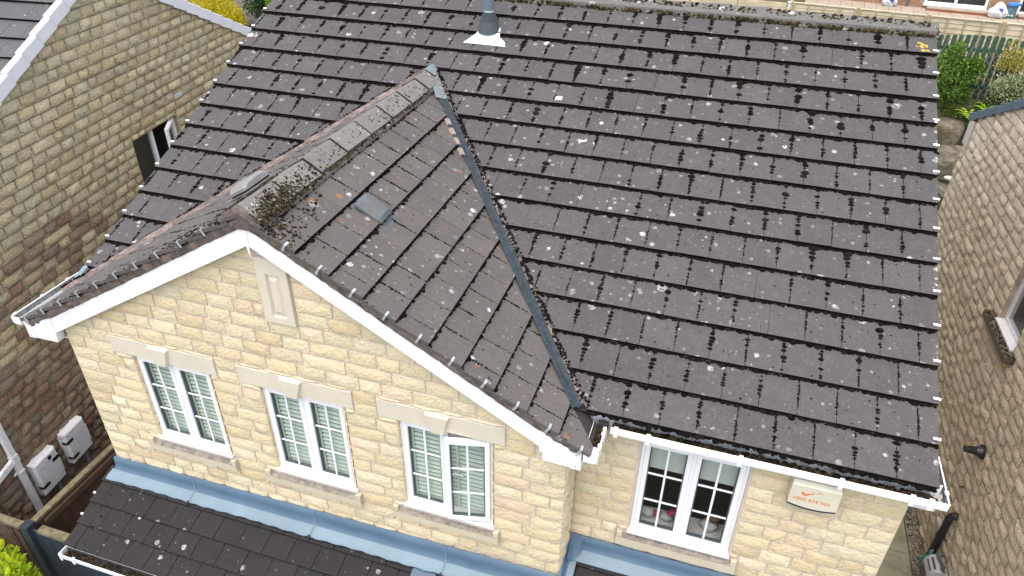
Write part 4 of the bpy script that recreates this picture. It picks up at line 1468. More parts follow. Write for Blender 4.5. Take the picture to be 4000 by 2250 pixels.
# ------------------------------------------------------------------ lead flashings
def flashing(prof_fn, n, name, mats, seams=()):
    mb = MB()
    for i in range(n + 1):
        mb.v += prof_fn(i / n)
    k = len(prof_fn(0))
    for i in range(n):
        for j in range(k - 1):
            a = i * k + j
            mb.f.append([a, a + 1, a + k + 1, a + k]); mb.mi.append(0 if j < k // 2 else 1)
    return mb.put(name, mats, house, smooth=True)
FLx0, FLx1 = -8.0, -2.775
def fl(f):
    x = FLx0 + (FLx1 - FLx0) * f
    zt = -2.012 + .022 * (x + 8.0)
    zb = -2.172 + .014 * (x + 8.0)
    w = .004 * math.sin(x * 9) + .003 * math.sin(x * 23)
    y = YG - .034
    e = .03 * max(0, 1 - (x + 8.0) / .12)          # the free end curls out past the wall
    sag = .004 * math.sin(x * 5 + 1) + .006 * math.sin(x * 31)
    out = [Vector((x, y + .016, zt + .003)), Vector((x, y - .004 + w, zt)), Vector((x, y - .012 + w, (zt + zb) / 2)), Vector((x, y - .024, zb + .022)), Vector((x - e, y - .046, zb + .004)),
           Vector((x - e * 1.5, y - .10, zb - .020 + .5 * w)), Vector((x - e * 1.7, y - .150 + sag, zb - .046)), Vector((x - e * 1.7, y - .152 + sag, zb - .056))]
    return out
lf = flashing(fl, 90, 'lead_flashing', [M['lead'], M['lead_pale']])
for x in (-6.93, -5.42, -3.93):
    mb = MB()
    f_ = (x - FLx0) / (FLx1 - FLx0)
    a, b = fl(f_), fl(f_ + .004)
    off_ = Vector((0, -.003, .002))
    vs_ = []
    for q0, q1 in zip(a[1:], b[1:]): vs_ += [q0 + off_, q1 + off_]
    mb.add(vs_, [(2 * i, 2 * i + 1, 2 * i + 3, 2 * i + 2) for i in range(len(vs_) // 2 - 1)])
    mb.put('lap_joint', simple('lap shadow line', (.12, .17, .215), .6), lf)
    mb = MB(); q = a[6]; mb.box(q.x - .012, q.x + .012, q.y - .02, q.y + .012, q.z - .012, q.z + .008); mb.put('lead_clip', M['felt'], lf)
def fl2(f):
    x = XRC + .012 + (XM - XRC - .03) * f
    zt, zb = -1.700 + .0 * x, -1.842
    y = YM - .034
    w = .004 * math.sin(x * 8) + .002 * math.sin(x * 21)
    return [Vector((x, y + .016, zt + .003)), Vector((x, y - .004 + w, zt)), Vector((x, y - .012 + w, (zt + zb) / 2)), Vector((x, y - .024, zb + .022)), Vector((x, y - .046, zb + .004)), Vector((x, y - .10, zb - .020 + w * .4)), Vector((x, y - .148, zb - .042)), Vector((x, y - .150, zb - .05))]
flashing(fl2, 50, 'lead_flashing', [M['lead'], M['lead_pale']])
def fl3(f):
    y = YM - .02 + (-.80 - YM) * f
    zr = -1.842 + (y - YM) * math.tan(A3)
    x = XRC + .026
    zt = -1.700 + (y - YM) * .38
    w = .003 * math.sin(y * 17)
    return [Vector((x - .02, y, zt + .003)), Vector((x + w, y, zt)), Vector((x + .006 + w, y, (zt + zr) / 2)), Vector((x + .016, y, zr + .034)), Vector((x + .034, y, zr + .024)), Vector((x + .07, y, zr + .026 + w)), Vector((x + .10, y, zr + .026)), Vector((x + .102, y, zr + .014))]
flashing(fl3, 16, 'lead_flashing', [M['lead'], M['lead_pale']])
mb = MB()
q = Vector((XRC + .03, YM - .05, -1.80))
mb.add([q + Vector((0, -.0, .09)), q + Vector((.10, .012, .085)), q + Vector((.13, -.06, -.035)), q + Vector((.06, -.16, -.07)), q + Vector((.008, -.19, -.02)), q + Vector((.035, -.05, .0))], [(0, 1, 5), (1, 2, 5), (2, 3, 5), (3, 4, 5), (4, 0, 5)])
mb.put('corner_patch', M['lead'], house)
# lead covered slate vent in the canopy at the bottom of the picture
mb = MB(FC)
mb.cbox(3.86, 4.12, .55, .80, .02, .055, .01); mb.put('canopy_vent', simple('dark blue lead', (.06, .10, .15), .5, .1, 8), canopy)

# ------------------------------------------------------------------ vent tiles, soil pipe
M['vent_grey'] = simple('grey plastic vent', (.10, .10, .096), .75, .12, 10, .15, 90, dirt=(.075, .13, .17), dirt_amt=.6, dscale=4)
def vent_tile(F, u0, u1, v0, v1, g, par, mat):
    k = math.floor(v0 / g)
    m_ = MB(F)
    n0 = tile_top(v0, k * g, g, N0G) + .003
    m_.box(u0 - .01, u1 + .03, v0 - .07, v1 + .02, n0 - .004, n0 + .004)
    base = m_.put('vent_tile', mat, par)
    w = u1 - u0
    prof = [(0, .022), (0, .048), (.04, .082), (w * .45, .098), (w * .8, .090), (w, .055), (w, .022)]
    n = len(prof)
    m_ = MB(F)
    vs_ = []
    for v, s_ in ((v0, .62), (v0 + .035, 1.0), (v1 - .03, 1.0), (v1, .7)):
        for q, h in prof:
            vs_.append((u0 + q + (0 if s_ == 1 else (w / 2 - q) * .12), v, n0 + (h if h < .03 else .022 + (h - .022) * s_)))
    fs = []
    for i in range(3):
        for j in range(n - 1):
            fs.append((i * n + j, i * n + j + 1, (i + 1) * n + j + 1, (i + 1) * n + j))
    fs += [tuple(range(n)), tuple(range(4 * n - 1, 3 * n - 1, -1))] + [(i * n, (i + 1) * n, (i + 1) * n + n - 1, i * n + n - 1) for i in range(3)]
    m_.add(vs_, fs)
    m_.put('vent_hood', mat, base)
    m_ = MB(F); m_.box(u0 + .015, u1 - .015, v0 + .02, v1 - .02, n0 + .004, n0 + .022); m_.put('vent_slot', M['felt'], base)
vR = FGR
def uv_of(F, P_):
    d_ = Vector(P_) - F.O
    return d_.dot(F.U), d_.dot(F.V)
ua, va = uv_of(FGR, (-4.72, .49, 1.2))
vent_tile(FGR, .875, 1.105, 2.505, 2.79, G2, gable_roof, M['vent_grey'])
ub, vb = uv_of(FGL, (-6.12, .45, 1.26))
vent_tile(FGL, ub - .05, ub + .34, vb - .1, vb + .14, G2, gable_roof, simple('grey plastic vent pale', (.20, .20, .19), .6, .12, 10))
# soil pipe
PX, PY = -4.985, 4.10
PZ = PY * TT + .03
M['pipe_grey'] = simple('grey plastic pipe', (.125, .16, .185), .4, .12, 6, spec=.5)
M['rubber'] = simple('rubber boot', (.055, .066, .072), .6, .1, 8)
mb = MB()
mb.tube([(PX, PY, PZ + .28), (PX, PY, PZ + 1.3)], .068, 16); sp = mb.put('soil_pipe', M['pipe_grey'], house, smooth=False)
mb = MB(); mb.tube([(PX, PY, PZ + .24), (PX, PY, PZ + .325)], .073, 16); mb.put('pipe_collar', M['pipe_grey'], sp)
mb = MB(); mb.tube([(PX, PY, PZ + .215), (PX, PY, PZ + .245)], .060, 16); mb.put('pipe_band', M['pvc_old'], sp)
mb = MB()
for i, (r, z) in enumerate(((.072, .20), (.080, .175), (.090, .15), (.100, .125), (.108, .10))):
    mb.tube([(PX, PY, PZ + z - .012), (PX, PY, PZ + z + .012)], r, 16)
mb.tube([(PX, PY, PZ - .02), (PX, PY, PZ + .11)], .135, 18, r1=.108)
mb.put('pipe_boot', M['rubber'], sp)
us, vs2 = uv_of(FR, (PX, PY, PY * TT))
mb = MB(FR)
v_b = 4.27
mb.add([(us - .29, v_b, .030), (us + .245, v_b, .030), (us + .20, v_b + .07, .034), (us + .14, v_b + .16, .036), (us + .10, v_b + .30, .036), (us - .14, v_b + .30, .036), (us - .17, v_b + .15, .036), (us - .26, v_b + .07, .034)], [(0, 1, 2, 3, 4, 5, 6, 7)])
mb.add([(us - .29, v_b, .030), (us + .245, v_b, .030), (us + .245, v_b, .012), (us - .29, v_b, .012)], [(0, 1, 2, 3)])
mb.put('lead_slate', simple('white lead slate', (.70, .72, .72), .5, .05, 6, dirt=(.30, .33, .35), dirt_amt=.1), sp)

# ------------------------------------------------------------------ alarm box on the front wall
al = thing('alarm_box', 'cream burglar alarm box with orange lettering on the stone wall under the white gutter', 'alarm box', FM.p(-.8, -.38, 0))
x0, x1, zt, zb = -.985, -.610, -.235, -.472
M['cream'] = simple('cream plastic', (.62, .585, .45), .4, .03, 3)
M['navy'] = simple('navy plastic', (.012, .02, .07), .35, .05, 3)
M['orange'] = simple('orange print', (.62, .20, .06), .6, .12, 60)
def bulge(f): return .028 * (1 - (2 * f - 1) ** 2)
n = 12
bot = [(x0 + (x1 - x0) * i / n, zb - bulge(i / n)) for i in range(n + 1)]
front = bot + [(x1 + .0, zt - .03), (x0 + .0, zt - .03)]
m_ = MB(FM)
k = len(front)
m_.add([(u, v, .030) for u, v in front] + [(u, v, .112) for u, v in front], [tuple(range(k)), tuple(range(2 * k - 1, k - 1, -1))] + [(i, k + i, k + (i + 1) % k, (i + 1) % k) for i in range(k)])
m_.add([(x0, zt - .03, .030), (x1, zt - .03, .030), (x1, zt - .03, .112), (x0, zt - .03, .112), (x0 + .012, zt, .030), (x1 - .012, zt, .030), (x1 - .012, zt, .075), (x0 + .012, zt, .075)],
       [(3, 2, 6, 7), (0, 3, 7, 4), (2, 1, 5, 6), (7, 6, 5, 4)])
m_.put('cover', M['cream'], al)
m_ = MB(FM)
low = [(x, z - .026) for x, z in bot]
for i in range(n):
    a, b, c_, d_ = bot[i], bot[i + 1], low[i + 1], low[i]
    m_.add([(*a, .030), (*b, .030), (*c_, .034), (*d_, .034), (*a, .1115), (*b, .1115), (*c_, .104), (*d_, .104)], [(4, 5, 6, 7), (2, 3, 7, 6), (0, 1, 2, 3)])
    if i == 0: m_.add([(*a, .030), (*d_, .034), (*d_, .104), (*a, .1115)], [(0, 1, 2, 3)])
    if i == n - 1: m_.add([(*b, .030), (*c_, .034), (*c_, .104), (*b, .1115)], [(0, 1, 2, 3)])
m_.put('strobe_band', M['navy'], al)
def text(body, F, u, v, n, size, mat, parent, name='lettering', space=1.05, sx=1.0):
    c_ = bpy.data.curves.new(name, 'FONT')
    c_.body = body; c_.size = size; c_.space_character = space; c_.offset = .0006; c_.extrude = .0004
    c_.materials.append(mat)
    t0 = bpy.data.objects.new(name + '_curve', c_); col.objects.link(t0)
    dg = bpy.context.evaluated_depsgraph_get(); dg.update()
    me = bpy.data.meshes.new_from_object(t0.evaluated_get(dg))
    bpy.data.objects.remove(t0)
    o_ = bpy.data.objects.new(name, me)
    link(o_, parent)
    o_.matrix_basis = F.mat(u, v, n) @ Matrix.Diagonal((sx, 1, 1, 1))
    WM[o_.name] = o_.matrix_basis.copy()
    return o_
text('0800 834 960', FM, -.952, -.425, .1125, .052, M['orange'], al, sx=.93)
m_ = MB(FM)
bird = [(-.905, -.335), (-.892, -.322), (-.872, -.342), (-.858, -.338), (-.845, -.330), (-.830, -.326), (-.815, -.318), (-.812, -.306), (-.808, -.319), (-.815, -.332), (-.838, -.340), (-.850, -.356), (-.868, -.366), (-.888, -.362)]
m_.prism([(u, v) for u, v in bird], .1115, .1135)
arc = [(-.790, -.312), (-.776, -.298), (-.755, -.296), (-.745, -.306), (-.758, -.303), (-.774, -.306), (-.782, -.316)]
m_.prism(arc, .1115, .1135)
m_.put('logo', M['orange'], al)

# ------------------------------------------------------------------ neighbour on the left
aL = math.radians(-6.5)
UL = Vector((math.sin(aL), math.cos(aL), 0)); NLw = Vector((math.cos(aL), -math.sin(aL), 0))
FL = Frame((-10.3, 0, 0), UL, (0, 0, 1), NLw)
left = thing('stone_house', 'weathered stone gable with white dry verge and air brick standing across the side passage', 'house', FL.p(2, GROUND, -3))
SA, ZAp, SLP = 4.006, 2.30, .482
S0, S1 = -.95, 7.62
zr_l = lambda s: ZAp - SLP * abs(s - SA) - .02
LWIN = (3.84, 5.02, -1.25, -.185)
lw_ = wall_back(FL, S0, S1, GROUND, -.17, [LWIN])
lw_.add([(S0, -.17, 0), (S1, -.17, 0), (S1, zr_l(S1), 0), (SA, zr_l(SA), 0), (S0, zr_l(S0), 0)], [(0, 1, 2, 3, 4)])
lwall = lw_.put('gable_wall', M['mortar_left'], left)
cut_l = [(SLP, 1, ZAp - .03 + SLP * SA), (-SLP, 1, ZAp - .03 - SLP * SA)]
AB = (5.095, 5.295, .062, .150)
rects = [(LWIN[0], LWIN[1], LWIN[2], LWIN[3]), (AB[0] - .006, AB[1] + .006, AB[2] - .006, AB[3] + .006)]
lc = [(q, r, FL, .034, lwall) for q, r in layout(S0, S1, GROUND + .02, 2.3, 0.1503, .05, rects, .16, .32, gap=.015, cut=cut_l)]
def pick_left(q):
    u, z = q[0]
    pr_ = min(1, max(0, (-.4 - z - .28 * max(0, u - 2)) / 2.0))  # chance of the shade-darkened red stone rises towards the passage floor
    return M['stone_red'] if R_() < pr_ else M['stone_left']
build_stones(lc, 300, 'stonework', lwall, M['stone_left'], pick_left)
# the rest of that house
mb = MB(FL)
mb.add([(S0, GROUND, 0), (S0, GROUND, -8), (S0, -.15, -8), (S0, -.15, 0)], [(0, 1, 2, 3)])
mb.put('side_wall', M['mortar_left'], left); mb = MB(FL)
mb.add([(S1, GROUND, 0), (S1, GROUND, -8), (S1, .5, -8), (S1, .5, 0)], [(0, 1, 2, 3)])
mb.put('side_wall', M['mortar_left'], left)
aS = math.atan(SLP)
FLF = Frame(FL.p(S0 - .16, zr_l(S0 - .16) + .05, 0), -NLw, (UL * math.cos(aS) + Vector((0, 0, math.sin(aS)))), (UL * -math.sin(aS) + Vector((0, 0, math.cos(aS)))))
FLB = Frame(FL.p(S1 + .22, zr_l(S1 + .22) + .05, 0), -NLw, (UL * -math.cos(aS) + Vector((0, 0, math.sin(aS)))), (UL * math.sin(aS) + Vector((0, 0, math.cos(aS)))))
LF = (SA - (S0 - .16)) / math.cos(aS); LB = (S1 + .22 - SA) / math.cos(aS)
mb = MB(FLF); mb.add([(-.0, 0, -.02), (8, 0, -.02), (8, LF, -.02), (0, LF, -.02)], [(0, 1, 2, 3)])
lroof = mb.put('roof', M['felt'], left)
mb = MB(FLB); mb.add([(-.0, 0, -.02), (8, 0, -.02), (8, LB, -.02), (0, LB, -.02)], [(0, 1, 2, 3)])
mb.put('rear_slope', M['tile_left'], lroof)
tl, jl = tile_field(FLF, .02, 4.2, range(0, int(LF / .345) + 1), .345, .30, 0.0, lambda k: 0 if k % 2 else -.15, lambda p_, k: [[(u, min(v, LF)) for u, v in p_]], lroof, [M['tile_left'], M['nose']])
build_tiles(tl, 60, 'roof_tiling', lroof)
# dry verge units
M['verge_white'] = simple('white dry verge', (.66, .655, .66), .5, .04, 4, dirt=(.48, .47, .46), dirt_amt=.2, dscale=8)
def dry_verge(F, L, n, sgn, mat, parent, hgt=.165, top=.085, first=0.0):
    """stepped verge units up a slope; F: U into the roof, V up the slope, N out of it; gable face at u=0"""
    g = .345
    k = 0
    while first + k * g < L:
        v0, v1 = first + k * g, min(L, first + (k + 1) * g + .012)
        k += 1
        m_ = MB(F)
        a, b = .056, .034
        vs_ = []
        for v, h in ((v0, a), (v1, b)):
            vs_ += [(-.055, v, h - hgt), (-.055, v, h - .012), (-.047, v, h), (top - .055, v, h), (top - .048, v, h - .012), (top - .048, v, h - .03), (-.040, v, h - .03), (-.040, v, h - hgt)]
        n_ = 8
        fs = [tuple(range(n_ - 1, -1, -1)), tuple(range(n_, 2 * n_))] + [(i, (i + 1) % n_, n_ + (i + 1) % n_, n_ + i) for i in range(n_)]
        m_.add(vs_, fs)
        m_.box(-.0565, -.0545, v1 - .012, v1 - .006, b - hgt, b - .02)
        m_.put('verge_unit', mat, parent)
dry_verge(FLF, LF + .0, 0, 1, M['verge_white'], lroof, first=.06)
dry_verge(FLB, LB + .0, 0, 1, M['verge_white'], lroof, first=.02)
FRL = Frame(FL.p(SA, ZAp + .15, .06), -NLw, UL, (0, 0, 1))
ridge(FRL, .45, 10, .2, aS + .02, M['ridge_main'], lroof)
# air brick
mb = MB(FL); mb.cbox(AB[0], AB[1], AB[2], AB[3], -.01, .024, .004)
M['white_old'] = simple('off white plastic', (.52, .51, .48), .5, .05, 6)
ab = mb.put('air_brick', M['white_old'], lwall)
mb = MB(FL)
for i in range(7): mb.box(AB[0] + .02 + i * .025, AB[0] + .032 + i * .025, AB[2] + .015, AB[3] - .015, .0235, .0255)
# window with an open top light
mb = MB(FL)
for a, b, c_, d_ in ((LWIN[0] + .0, LWIN[0] + .03, LWIN[2], LWIN[3]), (LWIN[1] - .05, LWIN[1], LWIN[2], LWIN[3]), (4.36, 4.42, LWIN[2], LWIN[3] - .03), (LWIN[0] + .03, LWIN[1] - .05, LWIN[3] - .03, LWIN[3]), (LWIN[0] + .03, LWIN[1] - .05, LWIN[2], LWIN[2] + .05)):
    mb.box(a, b, c_, d_, -.11, -.05)
lwn = mb.put('window', M['pvc'], lwall)
mb = MB(FL); mb.add([(LWIN[0] + .03, LWIN[2] + .05, -.08), (4.36, LWIN[2] + .05, -.08), (4.36, LWIN[3] - .03, -.08), (LWIN[0] + .03, LWIN[3] - .03, -.08)], [(0, 1, 2, 3)])
mb.put('pane', M['glass_obs'], lwn)
mb = MB(FL)
mb.add([(LWIN[0], LWIN[2], -.12), (LWIN[1], LWIN[2], -.12), (LWIN[1], LWIN[3], -.12), (LWIN[0], LWIN[3], -.12), (LWIN[0], LWIN[2], -.7), (LWIN[1], LWIN[2], -.7), (LWIN[1], LWIN[3], -.7), (LWIN[0], LWIN[3], -.7)], [(0, 1, 5, 4), (1, 2, 6, 5), (2, 3, 7, 6), (3, 0, 4, 7), (4, 5, 6, 7)])
mb.put('room_lining', M['interior'], lwn)
an = math.radians(24)
Us = -UL * math.cos(an) + NLw * math.sin(an)
Fs = Frame(FL.p(LWIN[1] - .02, 0, -.04), Us, (0, 0, 1), NLw * math.cos(an) + UL * math.sin(an))
mb = MB(Fs); sash(mb, Fs, 0, .58, LWIN[2] + .04, LWIN[3] - .02, -.05, .0, .06)
cs = mb.put('open_casement', M['pvc'], lwn)
mb = MB(Fs); mb.add([(.06, LWIN[2] + .1, -.025), (.52, LWIN[2] + .1, -.025), (.52, LWIN[3] - .08, -.025), (.06, LWIN[3] - .08, -.025)], [(0, 1, 2, 3)])
mb.put('pane', M['glass'], lwn)
# downpipe with branch
mb = MB(FL)
mb.box(-.115, -.042, -4.9, -1.6, .055, .118)
dp = mb.put('downpipe', M['pvc_old'], left)
mb = MB(FL); mb.box(-.125, -.032, -3.10, -2.98, .05, .126); mb.box(-.125, -.032, -3.30, -3.26, .05, .126); mb.put('pipe_socket', M['pvc_old'], dp)
mb = MB(FL)
mb.add([(-.10, -3.10, .06), (-.10, -3.02, .06), (-.10, -3.02, .115), (-.10, -3.10, .115), (-.62, -3.20, .06), (-.62, -3.12, .06), (-.62, -3.12, .115), (-.62, -3.20, .115)], [(0, 1, 5, 4), (1, 2, 6, 5), (2, 3, 7, 6), (3, 0, 4, 7), (4, 5, 6, 7)])
mb.put('branch_pipe', M['pvc_old'], dp)
mb = MB(FL); mb.tube([(-.08, -3.29, .05), (-.16, -3.29, .06)], .016, 6); mb.put('pipe_bracket', M['pvc_old'], dp)
# meter boxes
M['box_white'] = simple('weathered meter box', (.80, .795, .78), .5, .04, 4, dirt=(.36, .33, .29), dirt_amt=.25, dscale=11)
M['black'] = simple('black tape', (.012, .012, .014), .5, .1, 6)
def meter_box(s0, s1, z0, z1, label, tapes):
    b_ = thing('meter_box', label, 'meter box', FL.p((s0 + s1) / 2, z0, 0), 'meter boxes on the side wall')
    m_ = MB(FL); m_.cbox(s0, s1, z0, z1, .0, .125, .010); m_.put('housing', M['box_white'], b_)
    m_ = MB(FL); m_.cbox(s0 + .018, s1 - .012, z0 + .02, z1 - .018, .12, .137, .006); dr = m_.put('door', M['box_white'], b_)
    m_ = MB(FL); m_.tube([(s0 + .07, (z0 + z1) / 2 - .1, .137), (s0 + .07, (z0 + z1) / 2 - .1, .142)], .014, 8); m_.put('lock', M['steel'], dr)
    m_ = MB(FL); m_.box(s1 - .010, s1 - .002, z0 + .12, z1 - .14, .125, .140); m_.put('hinge', M['box_white'], dr)
    for (z, side) in tapes:
        m_ = MB(FL)
        if side == 'l':
            m_.box(s0 - .003, s0 + .002, z - .024, z + .024, .06, .128); m_.box(s0 - .001, s0 + .125, z - .024, z + .024, .1375, .1405)
        elif side == 'r':
            m_.box(s1 - .12, s1 + .001, z - .028, z + .028, .1375, .1405)
        else:
            m_.box(s1 - .17, s1 - .11, z - .03, z + .03, .1375, .1405)
        m_.put('black_tape', M['black'], dr)
    m_ = MB(FL); m_.tube([(s1 - .12, z0 + .02, .06), (s1 - .12, z0 - .75, .06)], .024, 10); m_.put('conduit', simple('grey conduit', (.30, .30, .29), .5, .08, 6), b_)
    m_ = MB(FL)
    for i in range(7): m_.box(s0, s1, z1 + .0005, z1 + .004, .02, .03)
    return b_
meter_box(.06, .47, -3.915, -3.345, 'grimy white meter box beside the white downpipe, with one black strap and two tape patches', [(-3.77, 'l'), (-3.43, 'm'), (-3.52, 'r')])
meter_box(.65, 1.055, -3.895, -3.33, 'cleaner white meter box nearer the fence end, with two long black straps', [(-3.79, 'l'), (-3.50, 'l')])

# ------------------------------------------------------------------ neighbour on the right
aR = math.radians(-1.4)
URr = Vector((math.sin(aR), math.cos(aR), 0)); NRw = Vector((-math.cos(aR), math.sin(aR), 0))
FRW = Frame((2.05, 0, 0), URr, (0, 0, 1), NRw)
right = thing('stone_house', 'brown stone gable with slate blue verge and mossy window sill beyond the paved path', 'house', FRW.p(3, GROUND, -3))
E1, ZE1, SL1 = 8.87, -.03, .464
zr_r = lambda s: min(ZE1 + SL1 * (E1 - s), ZE1 + SL1 * (s + .5))
RWIN = (4.30, 5.04, -1.46, -.45)
r0, r1 = .0, 8.83
apx = (E1 - .5) / 2
rw_ = wall_back(FRW, r0, r1, GROUND, -.04, [RWIN], depth=.14)
rw_.add([(r0, -.04, 0), (r1, -.04, 0), (r1, zr_r(r1), 0), (apx, zr_r(apx), 0), (r0, zr_r(r0), 0)], [(0, 1, 2, 3, 4)])
rwall = rw_.put('gable_wall', M['mortar_right'], right)
QN = (8.60, 8.84, -.44, .0)
VENT = (3.70, 3.97, -4.52, -4.26)
rects = [RWIN, (QN[0] - .006, QN[1] + .1, QN[2], QN[3] + .3), (RWIN[0] - .14, RWIN[1] + .24, -1.58, -1.46)]
cut_r = [(SL1, 1, ZE1 - .02 + SL1 * E1), (-SL1, 1, ZE1 + SL1 * .5 - .02)]
rc = [(q, r, FRW, .034, rwall) for q, r in layout(r0, r1, GROUND + .02, 2.2, .1503, .04, rects, .20, .44, gap=.015, cut=cut_r)]
build_stones(rc, 300, 'stonework', rwall, M['stone_right'])
mb = MB(FRW); mb.cbox(QN[0], QN[1], QN[2], QN[3], -.01, .045, .01); mb.put('corner_block', simple('pale corner block', (.50, .47, .40), .9, .06, 6, .2, 60), rwall)
mb = MB(FRW)
mb.add([(r1, GROUND, 0), (r1, GROUND, -8), (r1, 0, -8), (r1, 0, 0)], [(0, 1, 2, 3)])
mb.put('side_wall', M['mortar_right'], right); mb = MB(FRW)
mb.add([(r0, GROUND, 0), (r0, GROUND, -8), (r0, .2, -8), (r0, .2, 0)], [(0, 1, 2, 3)])
mb.put('side_wall', M['mortar_right'], right)
aQ = math.atan(SL1)
FRB2 = Frame(FRW.p(E1 + .06, ZE1 + .02, 0), -NRw, (URr * -math.cos(aQ) + Vector((0, 0, math.sin(aQ)))), (URr * math.sin(aQ) + Vector((0, 0, math.cos(aQ)))))
LQ = (E1 + .06 - apx) / math.cos(aQ)
mb = MB(FRB2); mb.add([(0, 0, -.01), (8, 0, -.01), (8, LQ, -.01), (0, LQ, -.01)], [(0, 1, 2, 3)])
rroof = mb.put('roof', M['tile_left'], right)
FRF2 = Frame(FRW.p(-.56, zr_r(-.5) - .02, 0), -NRw, (URr * math.cos(aQ) + Vector((0, 0, math.sin(aQ)))), (URr * -math.sin(aQ) + Vector((0, 0, math.cos(aQ)))))
mb = MB(FRF2); mb.add([(0, 0, -.01), (8, 0, -.01), (8, LQ, -.01), (0, LQ, -.01)], [(0, 1, 2, 3)]); mb.put('front_slope', M['tile_left'], rroof)
M['verge_blue'] = simple('slate blue dry verge', (.085, .125, .165), .45, .12, 8)
dry_verge(FRB2, LQ, 0, 1, M['verge_blue'], rroof, hgt=.13, top=.10, first=0)
# window and mossy sill
mb = MB(FRW)
for a, b, c_, d_ in ((RWIN[0], RWIN[0] + .06, RWIN[2], RWIN[3]), (RWIN[1] - .06, RWIN[1], RWIN[2], RWIN[3]), (RWIN[0] + .06, RWIN[1] - .06, RWIN[3] - .06, RWIN[3]), (RWIN[0] + .06, RWIN[1] - .06, RWIN[2], RWIN[2] + .07)):
    mb.box(a, b, c_, d_, -.13, -.06)
rwn = mb.put('window', M['pvc_old'], rwall)
mb = MB(FRW); mb.add([(RWIN[0] + .06, RWIN[2] + .07, -.085), (RWIN[1] - .06, RWIN[2] + .07, -.085), (RWIN[1] - .06, RWIN[3] - .06, -.085), (RWIN[0] + .06, RWIN[3] - .06, -.085)], [(0, 1, 2, 3)])
mb.put('pane', M['glass_obs'], rwn)
mb = MB(FRW)
mb.add([(RWIN[0], RWIN[2], -.14), (RWIN[1], RWIN[2], -.14), (RWIN[1], RWIN[3], -.14), (RWIN[0], RWIN[3], -.14), (RWIN[0], RWIN[2], -.7), (RWIN[1], RWIN[2], -.7), (RWIN[1], RWIN[3], -.7), (RWIN[0], RWIN[3], -.7)], [(0, 1, 5, 4), (1, 2, 6, 5), (2, 3, 7, 6), (3, 0, 4, 7), (4, 5, 6, 7)])
mb.put('room_lining', M['interior'], rwn)
mb = MB(FRW); mb.box(RWIN[0] + .0, RWIN[1] - .0, RWIN[2] - .002, RWIN[2] + .022, -.06, .045); mb.put('window_cill', M['pvc_old'], rwn)
mb = MB(FRW); mb.cbox(RWIN[0] - .13, RWIN[1] + .22, -1.58, -1.466, -.02, .125, .012)
rs = mb.put('window_sill', simple('damp stone sill', (.115, .10, .075), .95, .3, 8, .5, 50, dirt=(.03, .03, .02), dirt_amt=.5), rwall)
mo = MB()
Fz = Frame(FRW.p(0, -1.466, 0), URr, NRw, (0, 0, 1))
for _ in range(160):
    r = U_(.006, .017)
    mo.clump(Fz, U_(RWIN[0] - .12, RWIN[1] + .2), U_(.05, .12), 0, r, r * .7)
put('moss', mo.mesh('moss'), M['moss_green'], rs, 'stuff')
# boiler flue, waste pipe, vent, hook
M['black_pl'] = simple('black plastic', (.014, .014, .016), .4, .1, 6, spec=.5)
mb = MB(FRW)
mb.tube([(3.78, -2.74, .03), (3.78, -2.74, .055)], .098, 16); mb.tube([(3.78, -2.74, .05), (3.78, -2.74, .12)], .078, 16, r1=.058)
fl_ = mb.put('boiler_flue', M['black_pl'], right)
mb = MB(FRW); mb.tube([(3.78, -2.74, .11), (3.78, -2.74, .19)], .052, 14); mb.tube([(3.78, -2.74, .18), (3.78, -2.74, .25)], .043, 14); mb.put('flue_nozzle', M['black_pl'], fl_)
mb = MB(FRW)
mb.tube([(3.60, -3.82, .02), (3.60, -3.82, .085), (3.60, -3.86, .105), (3.60, -4.95, .105)], .052, 12)
wp = mb.put('waste_pipe', M['black_pl'], right)
mb = MB(FRW); mb.tube([(3.60, -4.22, .105), (3.60, -4.27, .105)], .062, 12); mb.tube([(3.60, -4.245, .10), (3.52, -4.245, .04)], .012, 6); mb.put('pipe_bracket', M['black_pl'], wp)
mb = MB(FRW); mb.cbox(VENT[0], VENT[1], VENT[2], VENT[3], .03, .085, .01); mb.put('wall_vent', simple('cream vent cover', (.42, .40, .34), .5, .08, 8), right)
mb = MB(FRW); mb.tube([(3.78, -3.42, .03), (3.78, -3.42, .09), (3.76, -3.40, .10), (3.74, -3.42, .09)], .010, 6); mb.put('wall_hook', M['black_pl'], right)
# hose reel hung on the wall
hr = thing('hose_reel', 'grey and green hose reel hanging on the brown stone wall beside a black pipe', 'hose reel', FRW.p(3.22, -4.5, .1))
M['reel_grey'] = simple('grey plastic', (.36, .37, .37), .4, .06, 6)
M['reel_dark'] = simple('dark grey plastic', (.06, .06, .065), .4, .06, 6)
M['reel_green'] = simple('green plastic', (.02, .14, .11), .4, .08, 6)
prof = []
for i in range(15):
    a = math.pi * (i / 14) * 1.25 - .62
    prof.append((.14 * math.cos(a), .19 * math.sin(a)))
prof += [(-.12, -.20), (.06, -.22)]
mb = MB()
Fh = Frame(FRW.p(3.18, -4.52, .16), NRw, (0, 0, 1), URr)
mb.F = Fh
mb.prism(prof, -.155, .145)
mb.put('casing', M['reel_grey'], hr)
mb = MB(Fh); mb.tube([(.0, -.02, .145), (.0, -.02, .185)], .165, 20); mb.put('drum_cover', M['reel_green'], hr)
mb = MB(Fh)
for zz, z2 in ((-.10, .10),):
    mb.add([(.133, -.10, zz), (.133, -.10, z2), (.143, .03, z2), (.143, .03, zz)], [(0, 1, 2, 3)])
    mb.add([(.118, .11, zz), (.118, .11, z2), (.055, .182, z2), (.055, .182, zz)], [(0, 1, 2, 3)])
mb.put('dark_panel', M['reel_dark'], hr)
mb = MB(Fh)
for zz in (-.13, .12):
    mb.tube([(-.03, .17, zz), (.0, .245, zz * .8)], .026, 8)
